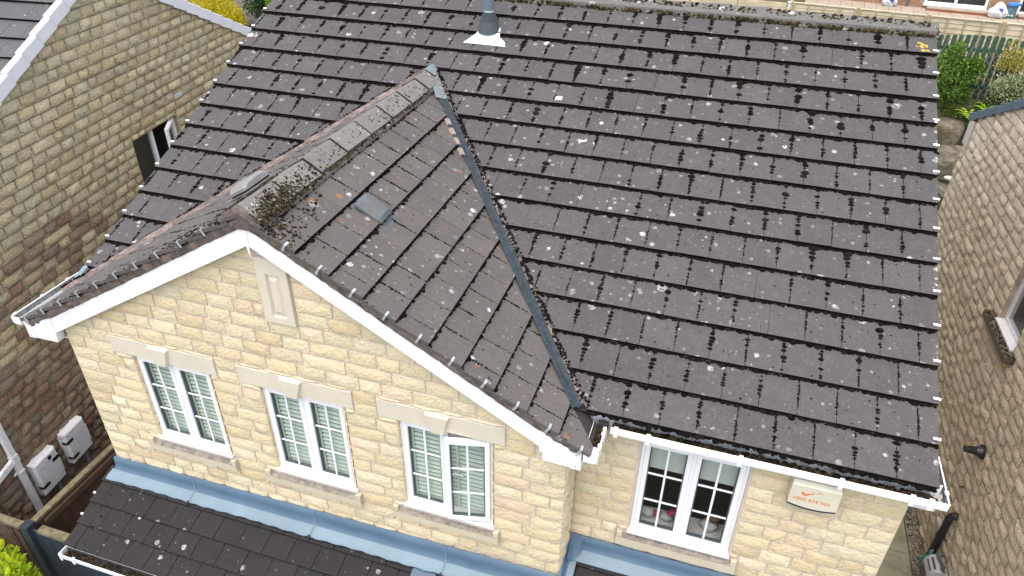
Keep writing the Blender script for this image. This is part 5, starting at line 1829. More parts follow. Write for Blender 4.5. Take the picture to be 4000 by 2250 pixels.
mb.tube([(-.03, .235, -.10), (.02, .235, .10)], .020, 8)
mb.put('wall_bracket', M['reel_dark'], hr)
mb = MB(Fh); mb.tube([(.06, .08, .17), (.04, .10, .26), (-.03, .02, .36), (-.10, -.16, .44), (-.14, -.42, .42)], .012, 8); mb.put('hose', simple('pale green hose', (.30, .38, .33), .5, .05, 6), hr)
mb = MB(Fh); mb.tube([(.05, .09, .20), (.035, .095, .27)], .022, 8); mb.put('hose_connector', M['reel_green'], hr)

# ------------------------------------------------------------------ path, gravel
M['slab'] = simple('mossy concrete flag', (.235, .235, .155), .9, .22, 3, .3, 60, dirt=(.11, .10, .055), dirt_amt=.45, dscale=2.4)
pv = bpy.data.objects.new('side_path', None); col.objects.link(pv); WM[pv.name] = Matrix.Identity(4); tag(pv, kind='structure')
y = .2
k = 0
while y < 9:
    for (a, b) in ((XM + .02, .78), (.79, 1.715)):
        mb = MB(); mb.cbox(a, b - .008, y, y + .90, GROUND, GROUND + .03 + U_(-.004, .004), .006)
        mb.put('paving_slab', M['slab'], pv)
    y += .91
M['gravel'] = stone_mat('gravel', [(.20, .18, .14), (.28, .26, .22), (.14, .12, .10), (.32, .29, .24)], .4)
mb = MB()
for _ in range(2600):
    y = U_(1.8, 7.2); x0 = 1.735; x1 = 2.03 - .0245 * y
    r = U_(.010, .024)
    b = len(mb.v)
    c_ = Vector((U_(x0, x1), y, GROUND + .012 + U_(0, .02)))
    q = [c_ + Vector((r * U_(.7, 1.3), 0, 0)), c_ - Vector((r * U_(.7, 1.3), 0, 0)), c_ + Vector((0, r * U_(.7, 1.3), 0)), c_ - Vector((0, r * U_(.7, 1.3), 0)), c_ + Vector((0, 0, r * .7)), c_ - Vector((0, 0, r * .7))]
    mb.v += q
    for f in ((0, 2, 4), (2, 1, 4), (1, 3, 4), (3, 0, 4), (2, 0, 5), (1, 2, 5), (3, 1, 5), (0, 3, 5)):
        mb.f.append([b + i for i in f]); mb.mi.append(0)
g_ = put('gravel', mb.mesh('gravel', recalc=False), M['gravel'], None, 'stuff')
mb = MB(); mb.box(1.722, 1.732, .2, 8.5, GROUND, GROUND + .035); mb.put('path_edging', M['slab'], pv)

# ------------------------------------------------------------------ side fences at the lower left
M['fence_brown'] = simple('stained fence board', (.085, .052, .030), .85, .3, 9, .4, 60, dirt=(.035, .045, .015), dirt_amt=.35, dscale=3)
M['fence_red'] = simple('red brown fence board', (.075, .043, .032), .85, .35, 14, .5, 70, dirt=(.15, .115, .085), dirt_amt=.2, dscale=12)
M['rail'] = simple('mossy fence rail', (.17, .145, .085), .9, .35, 12, .5, 60, dirt=(.05, .05, .02), dirt_amt=.5, dscale=9)
M['navy_board'] = simple('dark navy painted board', (.018, .028, .040), .6, .25, 10, .25, 50)
FT = -3.20
fx = -9.30
sf = thing('side_fence', 'brown board fence with mossy top rail running back between the two houses', 'fence', (fx, 2, GROUND))
y = -.66
while y < 4.2:
    w = U_(.135, .15)
    mb = MB(); mb.cbox(y, y + w - .006, GROUND, FT - .03 + U_(-.006, .006), 0, .018, .003)
    mb.v = [Vector((fx + q.z + U_(0, .002), q.x, q.y)) for q in mb.v]
    mb.put('fence_board', M['fence_brown'], sf)
    y += w
mb = MB(); mb.box(fx - .05, fx + .035, -.70, 4.2, FT - .03, FT + .01); mb.put('top_rail', M['rail'], sf)
mb = MB(); mb.box(fx + .019, fx + .06, -.60, 4.2, FT - .17, FT - .075); mb.put('rail', M['fence_brown'], sf)
mb = MB(); mb.box(fx + .019, fx + .06, -.60, 4.2, -4.6, -4.5); mb.put('rail', M['fence_brown'], sf)
cf = thing('cross_fence', 'red brown vertical board fence with mossy cap rail behind the bright green bush', 'fence', (-10.3, -.78, GROUND))
x = fx - .075
while x > -12.6:
    w = U_(.12, .145)
    mb = MB(); mb.box(x - w + .005, x, -.80 - U_(0, .012), -.775, GROUND, FT - .015)
    mb.put('fence_board', M['fence_red'], cf)
    if R_() < .8:
        mb = MB(); mb.box(x - w * .62, x - w * .42, -.822, -.8005, GROUND, FT - .02); mb.put('cover_strip', M['fence_red'], cf)
    x -= w
mb = MB(); mb.box(-12.6, fx - .06, -.83, -.74, FT - .015, FT + .03); mb.put('cap_rail', M['rail'], cf)
gt = thing('garden_gate', 'dark navy boarded gate with mossy cap rail between brown fence and canopy', 'gate', (-8.9, -.75, GROUND))
mb = MB(); mb.box(fx - .07, fx + .045, -.83, -.70, GROUND, FT + .03); mb.put('gate_post', M['navy_board'], gt)
x = fx + .05
while x < -7.7:
    mb = MB(); mb.cbox(x, x + .117, GROUND, FT - .04, .72, .745, .006)
    mb.v = [Vector((q.x, -q.z - .035, q.y)) for q in mb.v]
    mb.put('gate_board', M['navy_board'], gt)
    x += .12
mb = MB(); mb.box(fx + .16, -7.7, -.80, -.70, FT - .045, FT + .005); mb.put('cap_rail', M['rail'], gt)
FBK = Frame((fx - .08, -.833, 0), (1, 0, 0), (0, 0, 1), (0, -1, 0))
mb = MB(FBK); mb.add([(.0, FT + .03, .0), (.05, FT + .03, 0), (-.02, FT - .12, .0), (-.06, FT - .11, 0)], [(0, 1, 2, 3)])

# ------------------------------------------------------------------ leaves
def leaf_cloud(name, parent, mat, blobs, n, L, W, seed=1, flat=.3, upb=.25):
    """leaf sized faces scattered through lumpy crowns; blobs: (centre, (rx,ry,rz))"""
    rnd = random.Random(seed)
    mb = MB()
    for _ in range(n):
        c_, (rx, ry, rz) = rnd.choice(blobs)
        while True:
            q = Vector((rnd.uniform(-1, 1), rnd.uniform(-1, 1), rnd.uniform(-1, 1)))
            if .02 < q.length < 1: break
        q = q.normalized() * (rnd.random() ** .38)
        p_ = Vector(c_) + Vector((q.x * rx, q.y * ry, q.z * rz))
        ax = (q + Vector((rnd.gauss(0, .6), rnd.gauss(0, .6), rnd.gauss(0, .5) + upb))).normalized()
        sd_ = ax.cross(Vector((rnd.gauss(0, 1), rnd.gauss(0, 1), rnd.gauss(0, 1)))).normalized()
        l, w = L * rnd.uniform(.6, 1.25), W * rnd.uniform(.6, 1.25)
        nn = ax.cross(sd_)
        b = len(mb.v)
        mb.v += [p_, p_ + ax * l * .5 + sd_ * w * .5 + nn * w * flat * .3, p_ + ax * l, p_ + ax * l * .5 - sd_ * w * .5 + nn * w * flat * .3]
        mb.f += [[b, b + 1, b + 2], [b, b + 2, b + 3]]; mb.mi += [0, 0]
    return put(name, mb.mesh(name, recalc=False), mat, parent)
def stems(name, parent, mat, base, tips, r):
    mb = MB()
    for t_ in tips:
        b_ = Vector(base) + Vector((U_(-.05, .05), U_(-.05, .05), 0))
        m_ = b_.lerp(Vector(t_), .5) + Vector((U_(-.1, .1), U_(-.1, .1), U_(0, .1)))
        mb.tube([b_, m_, Vector(t_)], r, 5, r1=r * .35)
    return mb.put(name, mat, parent)
M['bark'] = simple('twig bark', (.06, .045, .03), .9, .3, 20)
# bright laurel by the gate: its big leaves one by one
la = thing('laurel_bush', 'yellow green glossy leaved bush in front of the red brown fence', 'bush', (-9.2, -1.5, GROUND))
M['laurel'] = leaf_mat('laurel leaf', (.20, .34, .012), (.40, .52, .018), (.55, .62, .035), .3, .35)
lme = bpy.data.meshes.new('leaf')
lv = [(0, 0, 0), (.35, .16, .03), (.7, .14, .02), (1, 0, -.08), (.7, -.14, .02), (.35, -.16, .03), (.35, 0, -.01), (.7, 0, -.03)]
lme.from_pydata(lv, [], [(0, 6, 1), (1, 6, 7, 2), (2, 7, 3), (0, 5, 6), (5, 4, 7, 6), (4, 3, 7)])
lme.materials.append(M['laurel'])
lb = [((-9.75, -1.16, -3.76), (.36, .30, .30)), ((-9.28, -1.24, -3.68), (.26, .22, .36)), ((-8.98, -1.34, -3.74), (.24, .22, .30)), ((-9.5, -1.35, -4.15), (.6, .4, .45))]
leaf_cloud('foliage', la, M['laurel'], lb, 500, .15, .06, 5)
for i in range(190):
    c_, (rx, ry, rz) = random.choice(lb[:3])
    q = Vector((random.gauss(0, 1), random.gauss(0, 1), abs(random.gauss(0, 1)))).normalized()
    p_ = Vector(c_) + Vector((q.x * rx, q.y * ry, q.z * rz)) * U_(.75, 1.0)
    ax = (q * .6 + Vector((random.gauss(0, .45), random.gauss(0, .45), .75))).normalized()
    sd_ = ax.cross(Vector((random.gauss(0, 1), random.gauss(0, 1), random.gauss(0, .4)))).normalized()
    nn = ax.cross(sd_)
    s_ = U_(.11, .19)
    mwx = Matrix(((ax.x, sd_.x, nn.x, p_.x), (ax.y, sd_.y, nn.y, p_.y), (ax.z, sd_.z, nn.z, p_.z), (0, 0, 0, 1))) @ Matrix.Diagonal((s_, s_ * 1.1, s_, 1))
    put('leaf', lme, None, la, mw=mwx)
stems('stem', la, M['bark'], (-9.4, -1.3, GROUND), [Vector(c_) + Vector((U_(-.2, .2), U_(-.1, .1), .2)) for c_, _ in lb * 3], .02)

# ------------------------------------------------------------------ rear garden, right hand gap
GZ = lambda x, y: ground_z(x, y)
M['rock'] = simple('gritstone boulder', (.17, .145, .10), .95, .4, 5, 1.0, 14, dirt=(.03, .03, .027), dirt_amt=.7, dscale=3.5)
def boulder(label, c_, r, seed, flat=.75):
    rnd = random.Random(seed)
    bm = bmesh.new()
    bmesh.ops.create_icosphere(bm, subdivisions=3, radius=1)
    dirs = [Vector((rnd.gauss(0, 1), rnd.gauss(0, 1), rnd.gauss(0, 1))).normalized() for _ in range(12)]
    cut_ = [rnd.uniform(.62, .9) for _ in dirs]
    dirs += [Vector((0, 0, 1)), Vector((.1, -1, .1)).normalized()]; cut_ += [.62, .7]
    for v in bm.verts:
        for d_, q in zip(dirs, cut_):
            e_ = v.co.dot(d_)
            if e_ > q: v.co -= d_ * (e_ - q)
        v.co += Vector((rnd.gauss(0, .015), rnd.gauss(0, .015), rnd.gauss(0, .015)))
        v.co = Vector((v.co.x * r[0], v.co.y * r[1], v.co.z * r[2]))
    me = bpy.data.meshes.new('boulder')
    bm.to_mesh(me); bm.free()
    me.materials.append(M['rock'])
    o_ = bpy.data.objects.new('boulder', me); col.objects.link(o_); o_.location = c_; WM[o_.name] = Matrix.Translation(Vector(c_))
    return tag(o_, label, 'boulder', 'rockery stones')
boulder('broad flat topped boulder, highest on the rockery, with a black lower face', (3.55, 17.5, -3.42), (.85, .62, .75), 3)
boulder('sloping brown boulder in the middle of the rockery above the pink flowers', (3.85, 16.55, -3.75), (.85, .6, .55), 9)
boulder('low dark boulder lowest on the rockery beside the lawn', (3.55, 16.0, -4.45), (.75, .5, .45), 14)
boulder('small grey stone block lying between the two upper boulders', (4.28, 17.0, -3.12), (.16, .14, .12), 21)
o_ = MB(); o_.blob((3.80, 15.95, -3.95), .10, 1.25, .8, .55, 10, 6, .05)
M['pebble'] = simple('painted pebble', (.62, .63, .58), .5, .04, 5, dirt=(.10, .16, .12), dirt_amt=.25, dscale=16)
tag(o_.put('painted_pebble', M['pebble'], None, smooth=True), 'smooth white pebble with a green mark lying on the rockery', 'pebble')
M['grass'] = leaf_mat('lawn grass', (.10, .22, .015), (.16, .30, .02), (.24, .33, .03), .2, .6)
M['lawn'] = simple('lawn', (.10, .19, .02), .95, .3, 8, .5, 40)
mb = MB(); 
for j in range(2):
    pass
mb.add([(-9, 9.6, GROUND + .008), (6, 9.6, GROUND + .008), (6, 15.5, GROUND + .012), (-9, 15.5, GROUND + .012)], [(0, 1, 2, 3)])
mb.put('lawn', M['lawn'], None, 'structure')
mb = MB()
for _ in range(7000):
    x, y = U_(2.6, 4.4), U_(12.6, 15.5)
    h = U_(.03, .07); a = U_(0, 6.28)
    b = len(mb.v)
    dx, dy = .006 * math.cos(a), .006 * math.sin(a)
    mb.v += [Vector((x - dx, y - dy, GROUND)), Vector((x + dx, y + dy, GROUND)), Vector((x + U_(-.03, .03), y + U_(-.03, .03), GROUND + h))]
    mb.f.append([b, b + 1, b + 2]); mb.mi.append(0)
put('grass', mb.mesh('grass', recalc=False), M['grass'], None, 'stuff')
# hose lying at the lawn edge
mb = MB()
mb.tube([(3.0, 15.6, GROUND + .15), (3.35, 15.75, GROUND + .30), (3.68, 15.75, GROUND + .22), (3.78, 15.65, GROUND + .06), (3.6, 15.45, GROUND + .04), (3.2, 15.4, GROUND + .05), (2.9, 15.6, GROUND + .06), (3.2, 15.75, GROUND + .26), (3.62, 15.7, GROUND + .25), (3.9, 15.55, GROUND + .05), (3.4, 15.35, GROUND + .05)], .022, 8)
tag(mb.put('garden_hose', simple('pale pink hose', (.40, .30, .26), .5, .05, 6), None, smooth=True), 'loose loops of pale garden hose at the foot of the rockery', 'hose')

# planting
yf = thing('flower_clump', 'bright yellow flower clump spilling over the rockery beside the roof edge', 'flowers', (3.05, 16.3, -3.9))
leaf_cloud('blooms', yf, leaf_mat('yellow bloom', (.55, .42, .01), (.70, .58, .02), (.45, .42, .02), .2), [((3.02, 16.25, -3.55), (.28, .24, .34)), ((2.9, 16.2, -3.8), (.3, .2, .3))], 900, .05, .035, 11)
leaf_cloud('foliage', yf, leaf_mat('clump leaf', (.10, .14, .015), (.2, .24, .02)), [((3.0, 16.3, -3.65), (.3, .26, .34))], 500, .06, .02, 12)
pf = thing('flower_clump', 'low pink and white flowers at the foot of the rockery', 'flowers', (3.3, 15.8, -4.2))
leaf_cloud('pink_blooms', pf, leaf_mat('pink bloom', (.55, .03, .10), (.65, .06, .16), None, .2), [((3.22, 15.85, -3.88), (.22, .10, .10))], 240, .05, .045, 13)
leaf_cloud('white_blooms', pf, leaf_mat('white bloom', (.65, .62, .58), (.7, .66, .62), None, .2), [((3.25, 15.75, -4.02), (.24, .10, .09))], 200, .05, .045, 14)
leaf_cloud('foliage', pf, leaf_mat('low leaf', (.05, .11, .02), (.09, .16, .02)), [((3.25, 15.8, -4.0), (.28, .12, .14))], 300, .06, .03, 15)
ht = thing('heather', 'brown heather cushion draped between the upper boulders', 'heather', (3.3, 17.0, -3.6))
leaf_cloud('foliage', ht, leaf_mat('heather leaf', (.10, .085, .03), (.16, .12, .05), (.22, .18, .07)), [((3.2, 16.75, -3.25), (.42, .28, .36)), ((3.35, 16.85, -3.05), (.4, .25, .2))], 2600, .05, .014, 16)
gc = [((3.4, 18.0, -2.75), (.9, .5, .22)), ((4.3, 18.1, -2.7), (.9, .5, .2)), ((2.9, 17.7, -2.9), (.5, .4, .25)), ((4.6, 17.4, -3.0), (.4, .4, .25)), ((4.3, 16.6, -3.6), (.3, .3, .2)), ((3.4, 15.6, -4.6), (.8, .2, .2))]
o_ = leaf_cloud('ground_cover', None, leaf_mat('ground cover leaf', (.035, .055, .015), (.07, .13, .02), (.16, .22, .03)), gc + [((x_, y_, ground_z(x_, y_) + .06), (.34, .26, .12)) for x_, y_ in ((2.8, 17.0), (3.0, 17.9), (3.6, 18.2), (4.3, 17.9), (4.6, 17.2), (4.4, 16.6), (4.2, 16.0), (3.2, 18.2), (3.9, 18.0), (4.7, 18.1))], 9000, .09, .032, 17)
tag(o_, kind='stuff')
fn = thing('fern', 'bright lime green fern growing below the trellis', 'fern', (4.35, 17.5, -2.9))
mb = MB()
M['fern'] = leaf_mat('fern frond', (.22, .42, .02), (.36, .55, .03), (.45, .58, .05), .3)
for cx_, cy_, cz_, nn_ in ((4.12, 17.35, -2.75, 10), (4.55, 17.55, -2.62, 12)):
    for i in range(nn_):
        a = 6.28 * i / nn_ + U_(-.2, .2); L = U_(.32, .5)
        mb = MB()
        for j in range(9):
            t_ = j / 9
            p_ = Vector((cx_ + math.cos(a) * L * t_, cy_ + math.sin(a) * L * t_, cz_ + L * (1.1 * t_ - .9 * t_ * t_)))
            for sgn in (-1, 1):
                w = .075 * (1 - t_) + .01
                s_ = Vector((-math.sin(a) * sgn, math.cos(a) * sgn, .1))
                f_ = Vector((math.cos(a), math.sin(a), .3))
                b = len(mb.v)
                mb.v += [p_, p_ + s_ * w + f_ * .02, p_ + f_ * .045]
                mb.f.append([b, b + 1, b + 2]); mb.mi.append(0)
        put('frond', mb.mesh('frond', recalc=False), M['fern'], fn)
# strappy plants
for i, (x, y, z, lab) in enumerate(((3.0, 17.45, -2.95, 'arching strap leaved plant beside the roof edge above the top boulder'), (4.38, 17.15, -2.95, 'grassy tuft between the top boulder and the pale corner block'))):
    sp_ = thing('strap_plant', lab, 'plant', (x, y, z))
    mb = MB()
    for k in range(30):
        a = U_(0, 6.28); L = U_(.25, .45)
        pv_ = None
        for j in range(5):
            t_ = j / 4
            q = Vector((x + math.cos(a) * L * t_, y + math.sin(a) * L * t_, z + L * (1.2 * t_ - 1.1 * t_ * t_)))
            s_ = Vector((-math.sin(a), math.cos(a), 0)) * .014 * (1.05 - t_)
            mb.v += [q - s_, q + s_]
        b = len(mb.v) - 10
        for j in range(4): mb.f.append([b + 2 * j, b + 2 * j + 1, b + 2 * j + 3, b + 2 * j + 2]); mb.mi.append(0)
    put('blade', mb.mesh('blade', recalc=False), leaf_mat('strap leaf', (.12, .26, .04), (.25, .38, .12), (.45, .5, .3)), sp_)
# climber on the green fence
cl = thing('climbing_shrub', 'leafy green climber growing up the green picket fence', 'shrub', (3.6, 18.2, -2.7))
cb = [((3.05, 18.15, -1.95), (.45, .3, .55)), ((3.35, 18.2, -1.75), (.4, .28, .5)), ((3.5, 18.25, -1.35), (.22, .2, .35)), ((3.95, 18.2, -1.75), (.4, .22, .35)), ((4.08, 18.25, -1.6), (.18, .18, .25)), ((3.7, 18.15, -2.2), (.4, .25, .4)), ((3.1, 18.1, -2.45), (.5, .3, .3)), ((4.05, 18.2, -2.35), (.10, .1, .3))]
leaf_cloud('foliage', cl, leaf_mat('climber leaf', (.05, .115, .015), (.13, .24, .03), (.26, .38, .06)), cb, 4200, .085, .06, 23)
stems('stem', cl, M['bark'], (3.5, 18.2, -2.7), [Vector(c_) for c_, _ in cb], .014)
# variegated shrub
vs_b = thing('variegated_shrub', 'pale cream and green variegated shrub in front of the trellis', 'shrub', (5.3, 17.9, -2.7))
vb_ = [((5.0, 17.75, -1.95), (.55, .4, .4)), ((5.5, 17.7, -1.85), (.6, .45, .45)), ((5.9, 17.8, -1.75), (.6, .4, .5)), ((5.2, 17.7, -2.3), (.7, .4, .35)), ((5.9, 17.5, -2.3), (.7, .4, .4)), ((4.75, 17.8, -2.0), (.25, .25, .25)), ((6.3, 17.9, -1.5), (.4, .4, .5))]
leaf_cloud('foliage', vs_b, leaf_mat('variegated leaf', (.10, .17, .05), (.30, .36, .17), (.58, .56, .40)), vb_, 6000, .07, .035, 29)
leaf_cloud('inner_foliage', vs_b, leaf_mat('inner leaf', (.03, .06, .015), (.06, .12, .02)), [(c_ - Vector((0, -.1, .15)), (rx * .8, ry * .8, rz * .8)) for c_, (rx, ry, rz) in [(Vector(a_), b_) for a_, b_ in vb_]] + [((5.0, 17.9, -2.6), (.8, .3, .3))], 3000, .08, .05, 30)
stems('stem', vs_b, M['bark'], (5.3, 17.8, -2.7), [Vector(c_) for c_, _ in vb_], .02)
yl_ = thing('yellow_climber', 'yellow leaved climber on top of the grey trellis', 'climber', (4.8, 18.3, -2.6))
leaf_cloud('foliage', yl_, leaf_mat('yellow leaf', (.30, .30, .03), (.48, .42, .06), (.55, .5, .2)), [((4.85, 18.3, -1.15), (.22, .12, .32)), ((5.15, 18.3, -1.3), (.25, .12, .2)), ((4.75, 18.3, -1.5), (.2, .1, .2)), ((5.05, 18.28, -1.5), (.2, .1, .22))], 1100, .06, .035, 31)
stems('stem', yl_, M['bark'], (4.8, 18.35, -2.6), [(4.85, 18.3, -1.1), (5.1, 18.3, -1.3)], .01)

# green picket fence
M['green_paint'] = simple('green painted picket', (.038, .082, .046), .7, .3, 8, .25, 50, dirt=(.06, .075, .04), dirt_amt=.3)
pf_ = thing('picket_fence', 'dark green round topped picket fence with a dipping top line', 'fence', (4.5, 18.55, -2.65))
x = 2.2
k = 0
while x < 7.6:
    tz = -.92 + .05 * math.cos((x - 4.15) * 1.9) - .04 * max(0, x - 4.6)
    w = .118
    mb = MB()
    n = 6
    out = [(x, -2.7), (x + w, -2.7)] + [(x + w / 2 + w / 2 * math.cos(math.pi * i / n), tz + .03 * math.sin(math.pi * i / n)) for i in range(n + 1)]
    m = len(out)
    mb.add([(a, 18.52, z) for a, z in out] + [(a, 18.542, z) for a, z in out], [tuple(range(m)), tuple(range(2 * m - 1, m - 1, -1))] + [(i, m + i, m + (i + 1) % m, (i + 1) % m) for i in range(m)])
    mb.put('picket', M['green_paint'], pf_)
    x += .118 + .048
for z in (-1.25, -2.25):
    mb = MB(); mb.box(2.2, 7.6, 18.545, 18.60, z - .045, z + .045); mb.put('rail', M['green_paint'], pf_)
for i, (x, x2) in enumerate(((3.62, 3.40), (4.0, 3.72), (3.30, 3.12), (4.05, 3.95))):
    mb = MB(); mb.tube([(x, 18.50, -.90), (x2, 18.45, -2.0)], .005, 4); mb.put('training_wire', M['steel'], pf_)
# trellis
tr = thing('trellis', 'grey diamond trellis leaning against the green picket fence', 'trellis', (4.9, 18.45, -2.6))
M['trellis'] = simple('grey trellis lath', (.17, .18, .15), .85, .2, 9)
for i in range(-5, 8):
    for sgn in (-1, 1):
        pts_ = []
        x0 = 4.25 + i * .17
        a_, b_ = (x0, -2.45), (x0 + sgn * .95, -1.2)
        xa = max(4.28, min(5.3, a_[0])); xb = max(4.28, min(5.3, b_[0]))
        if abs(xa - xb) < .08: continue
        f = lambda xx: a_[1] + (b_[1] - a_[1]) * (xx - a_[0]) / (b_[0] - a_[0])
        mb = MB()
        mb.tube([(xa, 18.47 + .008 * sgn, f(xa)), (xb, 18.47 + .008 * sgn, f(xb))], .012, 4)
        mb.put('lath', M['trellis'], tr)

# ------------------------------------------------------------------ pale panel fence and the brick house behind
bF = math.radians(-5.6)
UF = Vector((math.cos(bF), math.sin(bF), 0)); NF = Vector((math.sin(bF), -math.cos(bF), 0))
FF = Frame((2.99, 20.28, -.72), UF, (0, 0, 1), NF)       # origin at the post top in view
M['pale_wood'] = simple('new fence timber', (.56, .47, .32), .85, .14, 3, .3, 30, dirt=(.38, .30, .17), dirt_amt=.45, dscale=2.5)
M['pale_post'] = simple('new fence post', (.40, .315, .18), .85, .14, 4, .3, 30)
rf = thing('panel_fence', 'pale new timber panel fence with lapped boards and pointed posts behind the garden', 'fence', FF.p(0, -1.9, 0))
PW = 1.93
for k in range(-2, 5):
    u0 = k * PW
    mb = MB(FF); mb.cbox(u0 - .05, u0 + .05, -1.95, -.06, -.05, .055, .004); 
    mb.add([(u0 - .05, -.06, -.05), (u0 + .05, -.06, -.05), (u0 + .05, -.06, .055), (u0 - .05, -.06, .055), (u0, .0, .0)], [(0, 1, 4), (1, 2, 4), (2, 3, 4), (3, 0, 4)])
    mb.put('post', M['pale_post'], rf)
    if k == 4: continue
    a, b = u0 + .055, u0 + PW - .055
    z = -1.85
    while z < -.12:
        h = U_(.135, .16)
        mb = MB(FF)
        zt_ = min(z + h + .02, -.105)
        n_ = 7
        vs_ = []
        for i in range(n_ + 1):
            u = a + (b - a) * i / n_
            wv = U_(-.008, .008)
            vs_ += [(u, z + wv, .004), (u, z + wv, .030), (u, zt_, .008), (u, zt_, -.004)]
        fs = []
        for i in range(n_):
            for j in range(4):
                fs.append((i * 4 + j, i * 4 + (j + 1) % 4, i * 4 + 4 + (j + 1) % 4, i * 4 + 4 + j))
        mb.add(vs_, fs)
        mb.put('fence_board', M['pale_wood'], rf)
        z += h
    for j in range(5):
        u = a + (b - a) * j / 4
        uu = min(max(u, a + .022), b - .022)
        mb = MB(FF); mb.box(uu - .021, uu + .021, -1.85, -.105, .0305, .060); mb.put('batten', M['pale_post'], rf)
    mb = MB(FF); mb.box(a - .003, b + .003, -.105, -.078, -.02, .052); mb.put('capping', M['pale_wood'], rf)
hb = thing('board_fence', 'honey coloured horizontal board fence at the top edge behind the mossy ridge', 'fence', FF.p(-4.8, -1.9, -.1))
for k in range(3):
    for z in range(12):
        mb = MB(FF); a, b = -3.98 - 1.5 * (k + 1) + .02, -3.98 - 1.5 * k - .02
        mb.cbox(a, b, -1.95 + z * .152, -1.95 + z * .152 + .145, .0, .022, .004)
        mb.put('fence_board', M['pale_wood'], hb)
    mb = MB(FF); mb.box(-3.98 - 1.5 * k - .018, -3.98 - 1.5 * k + .018, -1.95, -.10, -.03, .03); mb.put('post', M['pale_post'], hb)
dpp = thing('fence_post', 'pale blue white concrete post between the two kinds of timber fence', 'post', FF.p(-3.92, -1.95, .05))
mb = MB(FF); mb.cbox(-3.955, -3.865, -1.95, -.13, -.02, .075, .012); mb.put('shaft', simple('white concrete', (.58, .64, .62), .7, .06, 8), dpp)
mb = MB(FF); mb.cbox(-3.965, -3.855, -.13, -.07, -.03, .085, .02); mb.put('cap', M['white_old'], dpp)

M['patio'] = simple('buff patio slab', (.36, .30, .23), .9, .12, 3, .2, 40)
pt = bpy.data.objects.new('patio', None); col.objects.link(pt); WM[pt.name] = Matrix.Identity(4); tag(pt, kind='structure')
FP = Frame((2.0, 30.55, -2.56), UF, NF, (0, 0, 1))
for i in range(-4, 18):
    for j in range(0, 6):
        mb = MB(FP); mb.cbox(i * .46, i * .46 + .45, j * .46 + .02, j * .46 + .47, -.05, U_(-.004, .004), .004)
        mb.put('paving_slab', M['patio'], pt)
mb = MB(FP); mb.box(-10, 16, -1, 9.5, -.09, -.052); mb.put('patio_base', M['patio'], pt)
FH = Frame((2.0, 30.5, -2.60), UF, (0, 0, 1), NF)
bh = thing('brick_house', 'brown brick house with white patio windows behind the pale timber fence', 'house', FH.p(3, 0, -3))
W_A = (2.65, 4.88, .20, 2.1); W_B = (5.95, 7.6, .12, 2.1)
M['brick'] = stone_mat('brown brick', [(.30, .17, .10), (.34, .20, .12), (.38, .24, .15), (.28, .15, .09), (.36, .20, .11)], .3, grime_amt=.2)
M['brick_mortar'] = simple('brick mortar', (.33, .27, .21), .95, .1, 9)
w_ = wall_back(FH, -6, 12, -.1, 5, [W_A, W_B])
bw = w_.put('wall', M['brick_mortar'], bh)
mb = MB(FH)
for k in range(0, 13):
    z0 = .0 + k * .075
    u = -3.0 - (.11 if k % 2 else 0)
    while u < 9.4:
        a, b = u + .005, u + .22
        u += .225
        m = (a + b) / 2
        if any(r[0] - .06 < m < r[1] + .06 and r[2] - .01 < z0 + .04 < r[3] for r in (W_A, W_B)): continue
        mb.cbox(a, b, z0 + .005, z0 + .070, -.002, .008, .003)
put('brickwork', mb.mesh('brickwork', recalc=False), M['brick'], bw, 'stuff')
for (a, b, c_, d_) in (W_A, W_B):
    mb = MB(FH)
    m = (a + b) / 2
    for q in ((a, a + .08, c_, d_), (b - .08, b, c_, d_), (m - .05, m + .05, c_ + .1, d_ - .08), (a + .08, b - .08, c_, c_ + .1), (a + .08, b - .08, d_ - .08, d_)):
        mb.box(q[0], q[1], q[2], q[3], -.06, .02)
    wn_ = mb.put('window', M['pvc'], bh)
    mb = MB(FH); mb.box(a - .03, b + .03, c_ - .06, c_ - .001, -.04, .10); mb.put('cill', M['pvc'], wn_)
    for q0, q1 in ((a + .08, m - .05), (m + .05, b - .08)):
        mb = MB(FH); mb.add([(q0, c_ + .1, -.03), (q1, c_ + .1, -.03), (q1, d_ - .08, -.03), (q0, d_ - .08, -.03)], [(0, 1, 2, 3)]); mb.put('pane', M['glass'], wn_)
    mb = MB(FH)
    mb.add([(a, c_, -.07), (b, c_, -.07), (b, d_, -.07), (a, d_, -.07), (a, c_, -.8), (b, c_, -.8), (b, d_, -.8), (a, d_, -.8)], [(0, 1, 5, 4), (1, 2, 6, 5), (2, 3, 7, 6), (3, 0, 4, 7), (4, 5, 6, 7)])
    mb.put('room_lining', M['interior'], wn_)
for i in range(16):
    mb = MB(FH); u = W_B[0] + .3 + i * .09; mb.box(u, u + .075, W_B[2] + .12, W_B[3] - .1, -.14, -.137); 
    mb.put('blind_slat', M['slat'], wn_)
mb = MB(FH); mb.add([(-6, 5, 0), (12, 5, 0), (12, 5, -8), (-6, 5, -8)], [(0, 1, 2, 3)]); mb.put('roof', M['tile_left'], bh)
for ua_ in (1.2, 3.6, 5.2, 5.75):
    mb = MB(FH); mb.box(ua_, ua_ + .22, .08, .15, .004, .0105); mb.put('air_brick', simple('terracotta air brick', (.22, .08, .05), .8, .1, 20), bh)
mb = MB(FH); mb.tube([(2.05, .0, .07), (2.05, 4.5, .07)], .045, 10); mb.put('downpipe', simple('grey downpipe', (.12, .11, .11), .5, .1, 5), bh)
